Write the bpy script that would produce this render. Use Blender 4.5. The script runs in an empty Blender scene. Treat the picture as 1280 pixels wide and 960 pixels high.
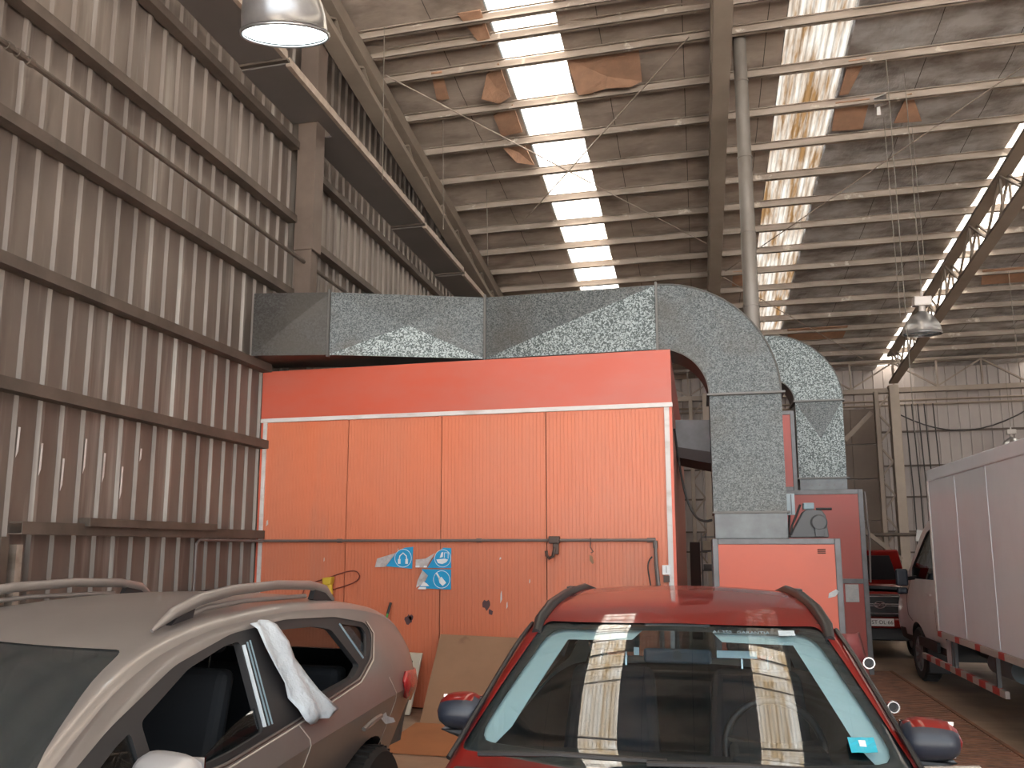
import bpy, bmesh, math, random
from mathutils import Vector, Matrix
random.seed(7)
C = bpy.context.scene.collection
H = 1.8
PI = math.pi

# ------------------------------------------------------------------ materials
def new_mat(name):
    m = bpy.data.materials.new(name); m.use_nodes = True
    nt = m.node_tree
    return m, nt, nt.nodes, nt.links, nt.nodes['Principled BSDF']

def mat(name, col, rough=.6, metal=0., col2=None, scale=(6, 6, 6), lo=.35, hi=.65, detail=5, bump=0., bscale=30.,
        col3=None, scale3=(2, 2, 2), lo3=.55, hi3=.7, coat=0., spec=.5, rough2=None, alpha=1.):
    m, nt, N, L, P = new_mat(name)
    P.inputs['Roughness'].default_value = rough
    P.inputs['Metallic'].default_value = metal
    P.inputs['Coat Weight'].default_value = coat
    P.inputs['Coat Roughness'].default_value = .05
    P.inputs['Specular IOR Level'].default_value = spec
    P.inputs['Base Color'].default_value = (*col, 1)
    tc = N.new('ShaderNodeTexCoord')
    def noise(sc, det):
        mp = N.new('ShaderNodeMapping'); mp.inputs['Scale'].default_value = sc
        L.new(tc.outputs['Object'], mp.inputs['Vector'])
        n = N.new('ShaderNodeTexNoise'); n.inputs['Scale'].default_value = 1; n.inputs['Detail'].default_value = det
        n.inputs['Roughness'].default_value = .6
        L.new(mp.outputs[0], n.inputs['Vector']); return n
    def ramp(src, a, b):
        r = N.new('ShaderNodeMapRange'); r.inputs['From Min'].default_value = a; r.inputs['From Max'].default_value = b
        L.new(src, r.inputs['Value']); return r
    cur = None
    if col2:
        n = noise(scale, detail); r = ramp(n.outputs['Fac'], lo, hi)
        mx = N.new('ShaderNodeMix'); mx.data_type = 'RGBA'
        mx.inputs[6].default_value = (*col, 1); mx.inputs[7].default_value = (*col2, 1)
        L.new(r.outputs[0], mx.inputs[0]); cur = mx.outputs[2]
        if rough2 is not None:
            rr = N.new('ShaderNodeMapRange'); rr.inputs['To Min'].default_value = rough; rr.inputs['To Max'].default_value = rough2
            L.new(r.outputs[0], rr.inputs['Value']); L.new(rr.outputs[0], P.inputs['Roughness'])
    if col3:
        n = noise(scale3, 4); r = ramp(n.outputs['Fac'], lo3, hi3)
        mx = N.new('ShaderNodeMix'); mx.data_type = 'RGBA'
        if cur: L.new(cur, mx.inputs[6])
        else: mx.inputs[6].default_value = (*col, 1)
        mx.inputs[7].default_value = (*col3, 1)
        L.new(r.outputs[0], mx.inputs[0]); cur = mx.outputs[2]
    if cur: L.new(cur, P.inputs['Base Color'])
    if bump:
        n = noise((bscale,) * 3 if not isinstance(bscale, tuple) else bscale, 3)
        b = N.new('ShaderNodeBump'); b.inputs['Strength'].default_value = bump; b.inputs['Distance'].default_value = .02
        L.new(n.outputs['Fac'], b.inputs['Height']); L.new(b.outputs[0], P.inputs['Normal'])
    return m

def emis(name, col, s):
    m, nt, N, L, P = new_mat(name)
    P.inputs['Base Color'].default_value = (*col, 1); P.inputs['Emission Color'].default_value = (*col, 1)
    P.inputs['Emission Strength'].default_value = s
    return m

def glass_mat(name, tint=(.7, .75, .75), refl=1.0, opacity=0.0, rough=0.0, film=(.1, .1, .1)):
    """thin pane: fresnel mirror over a tinted clear sheet"""
    m, nt, N, L, P = new_mat(name); N.remove(P)
    out = [n for n in N if n.type == 'OUTPUT_MATERIAL'][0]
    fr = N.new('ShaderNodeFresnel'); fr.inputs['IOR'].default_value = 1.52
    k = N.new('ShaderNodeMath'); k.operation = 'MULTIPLY'; k.inputs[1].default_value = refl
    ge = N.new('ShaderNodeNewGeometry'); iv = N.new('ShaderNodeMath'); iv.operation = 'SUBTRACT'; iv.inputs[0].default_value = 1; L.new(ge.outputs['Backfacing'], iv.inputs[1])
    k0 = N.new('ShaderNodeMath'); k0.operation = 'MULTIPLY'; L.new(fr.outputs[0], k0.inputs[0]); L.new(iv.outputs[0], k0.inputs[1]); L.new(k0.outputs[0], k.inputs[0])
    tr = N.new('ShaderNodeBsdfTransparent'); tr.inputs[0].default_value = (*tint, 1)
    gl = N.new('ShaderNodeBsdfGlossy'); gl.inputs['Roughness'].default_value = rough
    df = N.new('ShaderNodeBsdfDiffuse'); df.inputs[0].default_value = (*film, 1)
    m1 = N.new('ShaderNodeMixShader'); m1.inputs[0].default_value = opacity
    L.new(tr.outputs[0], m1.inputs[1]); L.new(df.outputs[0], m1.inputs[2])
    m2 = N.new('ShaderNodeMixShader'); L.new(k.outputs[0], m2.inputs[0])
    L.new(m1.outputs[0], m2.inputs[1]); L.new(gl.outputs[0], m2.inputs[2]); L.new(m2.outputs[0], out.inputs[0])
    return m

def spangle(name, dark, light, scale=55, a=.35, b=.75, dirt=(.07, .062, .052), dlo=.5, dhi=.75, rough=.42):
    m, nt, N, L, P = new_mat(name)
    tc = N.new('ShaderNodeTexCoord')
    v = N.new('ShaderNodeTexVoronoi'); v.inputs['Scale'].default_value = scale
    nz = N.new('ShaderNodeTexNoise'); nz.inputs['Scale'].default_value = 30
    mxv = N.new('ShaderNodeMix'); mxv.data_type = 'VECTOR'; mxv.inputs[0].default_value = .03
    L.new(tc.outputs['Object'], mxv.inputs[4]); L.new(tc.outputs['Object'], nz.inputs['Vector']); L.new(nz.outputs['Color'], mxv.inputs[5])
    L.new(mxv.outputs[1], v.inputs['Vector'])
    sp = N.new('ShaderNodeSeparateColor'); L.new(v.outputs['Color'], sp.inputs[0])
    r = N.new('ShaderNodeMapRange'); r.inputs['From Min'].default_value = a; r.inputs['From Max'].default_value = b
    L.new(sp.outputs[0], r.inputs['Value'])
    mx = N.new('ShaderNodeMix'); mx.data_type = 'RGBA'; mx.inputs[6].default_value = (*dark, 1); mx.inputs[7].default_value = (*light, 1)
    L.new(r.outputs[0], mx.inputs[0])
    n2 = N.new('ShaderNodeTexNoise'); n2.inputs['Scale'].default_value = 1.6; n2.inputs['Detail'].default_value = 6
    L.new(tc.outputs['Object'], n2.inputs['Vector'])
    r2 = N.new('ShaderNodeMapRange'); r2.inputs['From Min'].default_value = dlo; r2.inputs['From Max'].default_value = dhi
    r2.inputs['To Max'].default_value = .8
    L.new(n2.outputs['Fac'], r2.inputs['Value'])
    m3 = N.new('ShaderNodeMix'); m3.data_type = 'RGBA'; L.new(mx.outputs[2], m3.inputs[6]); m3.inputs[7].default_value = (*dirt, 1)
    L.new(r2.outputs[0], m3.inputs[0]); L.new(m3.outputs[2], P.inputs['Base Color'])
    P.inputs['Metallic'].default_value = .45; P.inputs['Roughness'].default_value = rough
    return m

def skylight_mat(name, stain, amount, s=1.0):
    """translucent fibreglass sheet, brown stains of its own; lit by the sky above it"""
    m, nt, N, L, P = new_mat(name); N.remove(P)
    out = [n for n in N if n.type == 'OUTPUT_MATERIAL'][0]
    tc = N.new('ShaderNodeTexCoord')
    mp = N.new('ShaderNodeMapping'); mp.inputs['Scale'].default_value = (5.5, .55, 1); L.new(tc.outputs['Object'], mp.inputs['Vector'])
    n = N.new('ShaderNodeTexNoise'); n.inputs['Scale'].default_value = 1; n.inputs['Detail'].default_value = 7; n.inputs['Roughness'].default_value = .68
    L.new(mp.outputs[0], n.inputs['Vector'])
    r = N.new('ShaderNodeMapRange'); r.inputs['From Min'].default_value = .34; r.inputs['From Max'].default_value = .60
    r.inputs['To Max'].default_value = amount
    L.new(n.outputs['Fac'], r.inputs['Value'])
    mx = N.new('ShaderNodeMix'); mx.data_type = 'RGBA'
    mx.inputs[6].default_value = (.93 * s, .93 * s, .90 * s, 1); mx.inputs[7].default_value = (*stain, 1)
    L.new(r.outputs[0], mx.inputs[0])
    t = N.new('ShaderNodeBsdfTranslucent'); L.new(mx.outputs[2], t.inputs[0])
    L.new(t.outputs[0], out.inputs[0])
    return m

M = {}
M['wall'] = mat('wall_metal', (.200, .165, .142), .45, .15, (.125, .100, .086), (2.2, 2.2, .5), .3, .7, 6, col3=(.32, .29, .265), scale3=(5, 5, .35), lo3=.55, hi3=.8)
M['girt'] = mat('girt_steel', (.115, .088, .072), .65, .1, (.07, .055, .045), (3, 3, 3))
M['steel'] = mat('truss_steel', (.27, .22, .18), .6, 0, (.22, .178, .145), (1.5, 1.5, 1.5))
M['purlin'] = mat('purlin_steel', (.36, .30, .255), .6, .05, (.21, .17, .14), (1.2, 5, 5), .4, .7, col3=(.58, .52, .46), scale3=(3, 3, 3), lo3=.62, hi3=.7)
M['foil_dull'] = mat('insulation_foil_dull', (.46, .39, .34), .6, .1, (.33, .275, .235), (1.2, 2.5, 1), bump=.6, bscale=(3, 8, 3), col3=(.20, .16, .135), scale3=(.9, 1.6, 1), lo3=.5, hi3=.72)
M['foil'] = mat('insulation_foil', (.60, .60, .61), .33, .55, (.30, .27, .255), (1.3, 2.2, 1), .4, .65, bump=1.6, bscale=(7, 4, 3), col3=(.16, .14, .13), scale3=(.8, 1.8, 1), lo3=.5, hi3=.7)
def add_seams(m, pitch=1.22, w=.012):
    nt = m.node_tree; N = nt.nodes; L = nt.links; P = N['Principled BSDF']
    tc = N.new('ShaderNodeTexCoord'); sx = N.new('ShaderNodeSeparateXYZ'); L.new(tc.outputs['Object'], sx.inputs[0])
    pp = N.new('ShaderNodeMath'); pp.operation = 'WRAP'; pp.inputs[1].default_value = pitch; pp.inputs[2].default_value = 0; L.new(sx.outputs[0], pp.inputs[0])
    lt = N.new('ShaderNodeMath'); lt.operation = 'LESS_THAN'; lt.inputs[1].default_value = w; L.new(pp.outputs[0], lt.inputs[0])
    mx = N.new('ShaderNodeMix'); mx.data_type = 'RGBA'; src = P.inputs['Base Color'].links[0].from_socket
    L.new(src, mx.inputs[6]); mx.inputs[7].default_value = (.06, .05, .045, 1); L.new(lt.outputs[0], mx.inputs[0]); L.new(mx.outputs[2], P.inputs['Base Color'])
add_seams(M['foil_dull']); add_seams(M['foil'])
M['insul'] = mat('brown_insulation', (.44, .255, .165), .9, 0, (.34, .20, .135), (4, 4, 4), bump=.4, bscale=12)
M['sky0'] = skylight_mat('skylight_sheet_aged', (.13, .095, .055), 1.0, .24)
M['sky1'] = skylight_mat('skylight_sheet_clear', (.11, .08, .05), .75, .30)
M['sky2'] = skylight_mat('skylight_sheet_stained', (.013, .0075, .0033), 1.0, .042)
M['floor'] = mat('concrete_floor', (.34, .25, .18), .42, 0, (.17, .13, .10), (.8, .8, .8), .35, .65, 8, col3=(.40, .30, .22), scale3=(.5, 2.5, 1), lo3=.5, hi3=.75, bump=.15, bscale=9)
M['grate'] = mat('rusty_floor_plate', (.34, .17, .11), .6, .2, (.18, .10, .07), (6, 6, 6))
M['orange'] = mat('booth_orange', (.62, .175, .085), .40, 0, (.57, .19, .11), (1.2, 1.2, .45), .35, .7, 6, col3=(.50, .19, .12), scale3=(1.6, 1.6, .4), lo3=.58, hi3=.8, spec=.5)
M['fascia'] = mat('booth_fascia_orange', (.52, .095, .055), .38, 0, (.47, .12, .085), (1.0, 1.0, 2.5), .4, .75, col3=(.30, .22, .19), scale3=(1.8, 1.8, .9), lo3=.70, hi3=.78)
M['cabinet'] = mat('cabinet_orange', (.68, .135, .075), .42, 0, (.60, .13, .08), (1.2, 1.2, 1.2))
M['cabred'] = mat('cabinet_red', (.46, .09, .075), .45, 0, (.40, .10, .085), (1.5, 1.5, 1.5))
M['trimw'] = mat('white_trim', (.62, .60, .60), .5, 0, (.42, .38, .36), (2, 2, 6), .5, .75)
M['greyf'] = mat('grey_frame', (.20, .20, .215), .5, .3, (.15, .15, .155), (5, 5, 5))
M['seam'] = mat('dark_seam', (.03, .018, .012), .8)
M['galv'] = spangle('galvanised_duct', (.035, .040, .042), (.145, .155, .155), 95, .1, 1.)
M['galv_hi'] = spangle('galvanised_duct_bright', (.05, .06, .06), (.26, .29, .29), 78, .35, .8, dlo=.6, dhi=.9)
M['galv_dirty'] = spangle('galvanised_duct_dirty', (.045, .040, .037), (.07, .068, .065), 60, .2, .9, dlo=.35, dhi=.65)  # darker sheet on duct undersides, backs, elbow throats and the wall section
M['galv_plain'] = mat('galvanised_plain', (.17, .18, .185), .45, .5, (.12, .125, .13), (5, 5, 5))
M['flange'] = mat('duct_flange', (.13, .125, .12), .5, .4)
M['pipe'] = mat('round_pipe', (.23, .21, .195), .5, .3, (.16, .14, .12), (3, 3, 1))
M['gpipe'] = mat('air_pipe_grey', (.15, .13, .125), .5, .3)
M['blue'] = mat('sign_blue', (.012, .32, .62), .4)
M['white'] = mat('white_print', (.78, .80, .82), .5)
M['curl'] = mat('sticker_back', (.42, .36, .34), .5, 0, (.58, .56, .56), (14, 14, 14))
M['card'] = mat('cardboard', (.30, .175, .105), .85, 0, (.25, .145, .085), (2, 2, 2), col3=(.20, .11, .065), scale3=(2.4, 2.4, 2.4), lo3=.6, hi3=.68)
M['card2'] = mat('cardboard_floor', (.36, .16, .07), .85, 0, (.30, .135, .06), (2, 2, 2))
M['cream'] = mat('cream_panel', (.50, .45, .36), .5, 0, (.42, .37, .30), (3, 3, 3))
M['green'] = mat('green_handle', (.06, .30, .06), .45)
M['black'] = mat('black_plastic', (.012, .012, .014), .45)
M['rubber'] = mat('rubber', (.018, .017, .017), .75)
M['yellow'] = mat('yellow_plastic', (.62, .42, .04), .45)
M['redcable'] = mat('red_brown_cable', (.16, .03, .02), .6)
M['cable'] = mat('black_cable', (.02, .018, .018), .6)
M['wire'] = mat('thin_wire', (.16, .14, .12), .6)
M['lamp_al'] = mat('lamp_aluminium', (.42, .42, .43), .30, .85, (.33, .33, .34), (6, 6, 6))
M['lamp_on'] = emis('lamp_lens_lit', (.86, 1.0, 1.0), 4)
M['lamp_off'] = mat('lamp_lens_off', (.25, .33, .38), .12, .2)
M['lampbox'] = mat('lamp_ballast_box', (.48, .44, .42), .45, .2)
M['red'] = mat('car_red_paint', (.17, .007, .005), .5, .0, coat=.6, spec=.15)
M['beige'] = mat('car_dusty_grey_paint', (.262, .236, .224), .34, .35, (.24, .215, .204), (3, 3, 3), coat=.35)
M['dusk'] = mat('car_black_plastic', (.022, .022, .024), .5)
M['cin'] = mat('car_interior_dark', (.012, .014, .018), .8)
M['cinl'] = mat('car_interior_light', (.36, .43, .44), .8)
M['seatblue'] = mat('seat_fabric_dark', (.024, .036, .052), .85)
M['wglass'] = glass_mat('windscreen_glass', (.80, .87, .89), 1.6, .018, 0, (.10, .14, .15))
M['dustglass'] = glass_mat('dusty_windscreen', (.45, .47, .47), 1.2, .42, .10, (.075, .085, .088))
M['sglass'] = glass_mat('side_glass', (.60, .66, .68), 1.5, .03)
M['chrome'] = mat('chrome', (.75, .75, .76), .15, 1.)
M['silver'] = mat('silver_plastic', (.46, .46, .48), .35, .5)
M['tail'] = mat('tail_lamp_red', (.42, .03, .03), .2, coat=.5)
M['plastic_sheet'] = mat('pale_plastic_sheet', (.58, .64, .70), .35, 0, (.45, .50, .55), (9, 9, 5), bump=.6, bscale=18)
M['masking'] = mat('masking_tape', (.52, .47, .42), .6)
M['boxwhite'] = mat('truck_box_panel', (.74, .80, .88), .30, .0, (.68, .73, .81), (.7, .7, .4), .4, .6, coat=.25)
M['cabwhite'] = mat('truck_cab_paint', (.68, .70, .72), .4, 0, (.58, .59, .60), (2, 2, 2), coat=.3)
M['redtape'] = mat('reflective_red', (.40, .045, .04), .5)
M['whitetape'] = mat('reflective_white', (.42, .39, .38), .5)
M['bluegrey'] = mat('blue_grey_metal', (.20, .28, .33), .5)
M['plate'] = mat('plate_white', (.72, .72, .72), .5)
M['brownwall'] = mat('brown_panel_wall', (.19, .15, .125), .75, 0, (.15, .118, .10), (.8, .8, .8), .35, .65, 6)
M['farwall'] = mat('far_wall_sheet', (.40, .355, .34), .6, 0, (.34, .30, .285), (1, 1, .5))
M['paleblue'] = mat('pale_box', (.45, .53, .58), .5)
M['paper'] = mat('paper', (.62, .62, .62), .8, 0, (.50, .52, .54), (20, 20, 40))
M['tealpatch'] = mat('sticker_teal', (.02, .38, .52), .4)
M['wallbox'] = mat('dark_red_brown_metal', (.055, .04, .04), .6)
M['copper'] = mat('dark_metal_clamp', (.09, .06, .05), .5, .5)
M['tray'] = mat('cable_tray_sheet', (.16, .14, .135), .4, .1, (.14, .125, .118), (1, 1, 1))
M['tray_edge'] = mat('tray_edge_angle', (.42, .34, .28), .5, .1, (.30, .24, .20), (6, 6, 6))

# ------------------------------------------------------------------ geometry
ORG = {}
class G:
    def __init__(s): s.v = []; s.f = []; s.m = []; s.cur = 0
    def mi(s, i): s.cur = i; return s
    def add(s, vs, fs, mi=None):
        b = len(s.v); s.v += [tuple(v) for v in vs]
        for f in fs: s.f.append(tuple(b + i for i in f)); s.m.append(s.cur if mi is None else mi)
        return s
    def box(s, x0, x1, y0, y1, z0, z1):
        return s.hexa([(x0, y0, z0), (x1, y0, z0), (x1, y1, z0), (x0, y1, z0), (x0, y0, z1), (x1, y0, z1), (x1, y1, z1), (x0, y1, z1)])
    def hexa(s, v):
        return s.add(v, [(0, 3, 2, 1), (4, 5, 6, 7), (0, 1, 5, 4), (1, 2, 6, 5), (2, 3, 7, 6), (3, 0, 4, 7)])
    def beam(s, a, b, w, h, up=(0, 0, 1)):
        a = Vector(a); b = Vector(b); d = (b - a).normalized(); up = Vector(up)
        if abs(d.dot(up)) > .98: up = Vector((0, 1, 0))
        r = d.cross(up).normalized(); u = r.cross(d).normalized()
        r *= w / 2; u *= h / 2
        return s.hexa([a - r - u, a + r - u, b + r - u, b - r - u, a - r + u, a + r + u, b + r + u, b - r + u])
    def prism(s, poly, axis, a, b):
        def pt(p, t):
            return (t, p[0], p[1]) if axis == 'x' else (p[0], t, p[1]) if axis == 'y' else (p[0], p[1], t)
        n = len(poly); vs = [pt(p, a) for p in poly] + [pt(p, b) for p in poly]
        fs = [tuple(range(n))[::-1], tuple(range(n, 2 * n))] + [(i, (i + 1) % n, n + (i + 1) % n, n + i) for i in range(n)]
        return s.add(vs, fs)
    def tube(s, pts, r, n=8, cap=True):
        pts = [Vector(p) for p in pts]; rs = r if isinstance(r, (list, tuple)) else [r] * len(pts)
        vs = []; fs = []; prev = None
        for i, p in enumerate(pts):
            d = ((pts[min(i + 1, len(pts) - 1)] - pts[max(i - 1, 0)])).normalized()
            if prev is None:
                u = Vector((0, 0, 1)) if abs(d.z) < .9 else Vector((1, 0, 0))
            else: u = prev
            u = (u - d * u.dot(d)).normalized(); prev = u; w = d.cross(u)
            for k in range(n):
                a = 2 * PI * k / n; vs.append(p + (u * math.cos(a) + w * math.sin(a)) * rs[i])
        for i in range(len(pts) - 1):
            for k in range(n):
                fs.append((i * n + k, i * n + (k + 1) % n, (i + 1) * n + (k + 1) % n, (i + 1) * n + k))
        if cap: fs += [tuple(range(n))[::-1], tuple(range((len(pts) - 1) * n, len(pts) * n))]
        return s.add(vs, fs)
    def lathe(s, prof, c, n=32, axis='z'):
        vs = []; fs = []
        for r, h in prof:
            for k in range(n):
                a = 2 * PI * k / n; x, y = r * math.cos(a), r * math.sin(a)
                p = (x, y, h) if axis == 'z' else (h, x, y) if axis == 'x' else (x, h, y)
                vs.append((c[0] + p[0], c[1] + p[1], c[2] + p[2]))
        for i in range(len(prof) - 1):
            for k in range(n): fs.append((i * n + k, i * n + (k + 1) % n, (i + 1) * n + (k + 1) % n, (i + 1) * n + k))
        return s.add(vs, fs)
    def grid(s, P):
        nr, nc = len(P), len(P[0]); vs = [p for r in P for p in r]
        return s.add(vs, [(i * nc + j, i * nc + j + 1, (i + 1) * nc + j + 1, (i + 1) * nc + j) for i in range(nr - 1) for j in range(nc - 1)])
    def mesh(s, name, mats, org=(0, 0, 0), smooth=None, fix=True):
        me = bpy.data.meshes.new(name); o = Vector(org)
        me.from_pydata([Vector(v) - o for v in s.v], [], s.f)
        for m in mats: me.materials.append(m)
        for p, i in zip(me.polygons, s.m): p.material_index = i
        if fix:
            bm = bmesh.new(); bm.from_mesh(me); bmesh.ops.recalc_face_normals(bm, faces=bm.faces); bm.to_mesh(me); bm.free()
        if smooth is not None: do_smooth(me, smooth)
        return me
    def obj(s, name, mats, parent=None, bevel=0, smooth=None, solid=0, fix=True, seg=2):
        if not isinstance(mats, (list, tuple)): mats = [mats]
        org = ORG[parent.name] if parent else (0, 0, 0)
        o = bpy.data.objects.new(name, s.mesh(name, mats, org, smooth, fix)); C.objects.link(o)
        o.parent = parent; ORG[o.name] = org
        if solid:
            md = o.modifiers.new('thickness', 'SOLIDIFY'); md.thickness = solid; md.offset = 0
        if bevel:
            md = o.modifiers.new('edge', 'BEVEL'); md.width = bevel; md.segments = seg; md.limit_method = 'ANGLE'; md.angle_limit = .6
        return o

def do_smooth(me, deg):
    me.polygons.foreach_set('use_smooth', [True] * len(me.polygons))
    me.set_sharp_from_angle(angle=math.radians(deg)); me.update()

def thing(name, label, cat, loc=(0, 0, 0), group=None):
    o = bpy.data.objects.new(name, None); C.objects.link(o); o.location = loc; o.empty_display_size = .1
    ORG[o.name] = tuple(loc); return tag(o, label, cat, group)
def tag(o, label, cat, group=None, kind=None):
    o['label'] = label; o['category'] = cat
    if group: o['group'] = group
    if kind: o['kind'] = kind
    return o
def struct(o, label=None, cat=None, group=None):
    o['kind'] = 'structure'
    if label: o['label'] = label
    if cat: o['category'] = cat
    if group: o['group'] = group
    return o
def dup(root, loc, label):
    r = root.copy(); C.objects.link(r); r.location = loc; r['label'] = label
    for ch in list(root.children):
        c = ch.copy(); C.objects.link(c); c.parent = r
        for g in ch.children:
            d = g.copy(); C.objects.link(d); d.parent = c
    return r
def bez(p0, p1, p2, p3, n=12):
    p0, p1, p2, p3 = map(Vector, (p0, p1, p2, p3))
    return [p0 * (1 - t) ** 3 + 3 * p1 * t * (1 - t) ** 2 + 3 * p2 * t * t * (1 - t) + p3 * t ** 3 for t in [i / n for i in range(n + 1)]]
ORDS = ['first', 'second', 'third', 'fourth', 'fifth', 'sixth', 'seventh', 'eighth', 'ninth', 'tenth', 'eleventh', 'twelfth', 'thirteenth', 'fourteenth',
        'fifteenth', 'sixteenth', 'seventeenth', 'eighteenth', 'nineteenth', 'twentieth', 'twenty-first', 'twenty-second', 'twenty-third',
        'twenty-fourth', 'twenty-fifth', 'twenty-sixth', 'twenty-seventh', 'twenty-eighth', 'twenty-ninth', 'thirtieth', 'thirty-first',
        'thirty-second', 'thirty-third', 'thirty-fourth', 'thirty-fifth', 'thirty-sixth', 'thirty-seventh', 'thirty-eighth']

# ================================================================== HALL
WX = -5.30; S = .13; YB, YF = -7., 27.; XR = 16.5
def zr(y, z0): return z0 - S * y
# floor
g = G().box(-9, 22, -8.5, 32, -.25, 0); struct(g.obj('floor', M['floor']))
M['apron'] = mat('sunlit_yard', (.42, .40, .37), .9, 0, (.36, .34, .32), (.5, .5, .5))
g = G().box(22, 90, -70, 60, -.27, -.02).box(-60, 22, -70, -8.5, -.27, -.02); struct(g.obj('ground', M['apron']))  # unseen yard slab, added to bounce sunlight up to the roof
# left wall: trapezoid sheet
def corrugated(a0, a1, pitch, rib, depth, slope, top):
    """profile points (along, depth)"""
    pts = []; a = a0
    while a < a1:
        pts += [(a, 0), (a + pitch - rib - 2 * slope, 0), (a + pitch - rib - slope, depth), (a + pitch - slope, depth)]
        a += pitch
    pts.append((a, 0)); return pts
pr = corrugated(YB, 27.2, .24, .030, .032, .018, 0)
g = G(); vs = []
for (y, d) in pr:
    vs.append([(WX + d, y, 0), (WX + d, y, zr(y, 10.98))])
g.grid(vs)
struct(g.obj('wall_left', M['wall'], solid=.003, fix=False))
# left girts : C-channels
def girt(x, y0, y1, z, label, name='wall_girt', m='girt', h=.10, d=.13, axis='y'):
    t = .012; g = G()
    if axis == 'y':
        g.box(x, x + d, y0, y1, z, z + t); g.box(x, x + d, y0, y1, z + h - t, z + h); g.box(x + d - t, x + d, y0, y1, z + t, z + h - t)
    else:
        g.box(y0, y1, x - d, x, z, z + t); g.box(y0, y1, x - d, x, z + h - t, z + h); g.box(y0, y1, x - d, x - d + t, z + t, z + h - t)
    return struct(g.obj(name, M[m]), label, 'girt', 'wall girts')
gx = WX + .04
for i, z in enumerate([7.17, 6.12, 5.09, 3.96, 3.0]):
    girt(gx, -6.9, 9.25 if i < 3 else 8.78, z, ORDS[i] + ' brown horizontal wall rail from the roof, left corrugated wall')
girt(gx, 5.2, 8.78, 1.90, 'lowest brown horizontal wall rail, at car roof height on the left wall')
for i, z in enumerate([7.02, 5.98, 4.98]):
    girt(gx, 9.70, 26.9, z, ORDS[i] + ' rail down on the left wall beyond the wide column')
# left wall column
M['colbrown'] = mat('column_brown', (.15, .112, .092), .6, .1, (.115, .085, .07), (2, 2, 2))
g = G(); g.box(-5.18, -4.93, 9.3, 9.32, 0, 5.75); g.box(-5.18, -4.95, 9.50, 9.52, 0, 5.75); g.box(-4.98, -4.95, 9.32, 9.50, 0, 5.75); g.box(-5.18, -5.16, 9.32, 9.50, 0, 5.75)
g.box(-5.18, -4.91, 9.28, 9.54, 5.75, 8.75)
struct(g.obj('column', M['colbrown'], bevel=.004), 'tall brown steel column standing against the left corrugated wall', 'column')
# round conduit along the left wall
g = G(); g.tube([(-5.03, -6.5, 5.62), (-5.03, 4.6, 5.60), (-5.03, 10.6, 5.57), (-5.03, 16, 5.55)], .026, 8)
for y in (4.55, 4.65, 4.75): g.tube([(-5.03, y, 5.60), (-5.03, y + .05, 5.60)], .037, 8)
tag(g.obj('wall_conduit', M['girt'], smooth=40), 'dark round pipe running across the rails high on the left wall', 'pipe')
# cable tray (soffit box) high on wall
t = thing('overhead_tray', 'wide grey sheet metal tray running along the left wall below the roof', 'cable tray', (-4.95, 9, 7.4))
for i, (a, b) in enumerate([(-6.8, 7.95), (7.98, 12.87), (12.90, 15.34), (15.37, 18.6)]):
    zt = 7.60 - .05 * i
    g = G().prism([(WX + .05, a), (-4.66, a), (-4.66, b), (WX + .05, b)] + ([(WX + .05, 9.69), (-4.88, 9.69), (-4.88, 9.25), (WX + .05, 9.25)] if i == 1 else []), 'z', zt, zt + .02); g.obj('tray_sheet', M['tray'], t)
    g = G().box(-4.665, -4.61, a + .01, b - .01, zt - .012, zt + .09)
    g.box(-4.66, -4.60, a + .02, a + .14, zt - .02, zt + .05); g.obj('edge_angle', M['tray_edge'], t)
    g = G().box(WX + .05, -4.61, b - .03, b + .05, zt - .03, zt - .002); g.obj('cross_bar', M['girt'], t)
# roof insulation sheets (ceiling) with gaps for the skylights
segs = [(-5.45, -2.83, 'foil_dull'), (-1.80, 1.49, 'foil_dull'), (2.47, 5.62, 'foil'), (6.62, 9.9, 'foil'), (10.9, 15.2, 'foil'), (16.2, XR, 'foil')]
Z0R = 10.95
g = G()
mats = [M['foil_dull'], M['foil']]
for a, b, k in segs:
    g.mi(0 if k == 'foil_dull' else 1)
    nx = max(2, int((b - a) / .3)); ys = [YB + i * .2463 for i in range(int((YF + .2 - YB) / .2463) + 1)]
    P = []
    for y in ys:
        row = []
        for i in range(nx + 1):
            x = a + (b - a) * i / nx
            ph = ((y - 10.35) / .985) % 1.0
            sag = .035 * math.sin(ph * PI) * (1 + .8 * math.sin(x * 2.1 + math.floor((y - 10.35) / .985) * 1.7))
            row.append((x, y, zr(y, Z0R) - sag))
        P.append(row)
    g.grid(P)
    # upper deck of the roof
    g.hexa([(a, YB, zr(YB, Z0R + .12)), (b, YB, zr(YB, Z0R + .12)), (b, YF + .3, zr(YF + .3, Z0R + .12)), (a, YF + .3, zr(YF + .3, Z0R + .12)),
            (a, YB, zr(YB, Z0R + .16)), (b, YB, zr(YB, Z0R + .16)), (b, YF + .3, zr(YF + .3, Z0R + .16)), (a, YF + .3, zr(YF + .3, Z0R + .16))])
struct(g.obj('ceiling', mats, smooth=50, fix=False))
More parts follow.
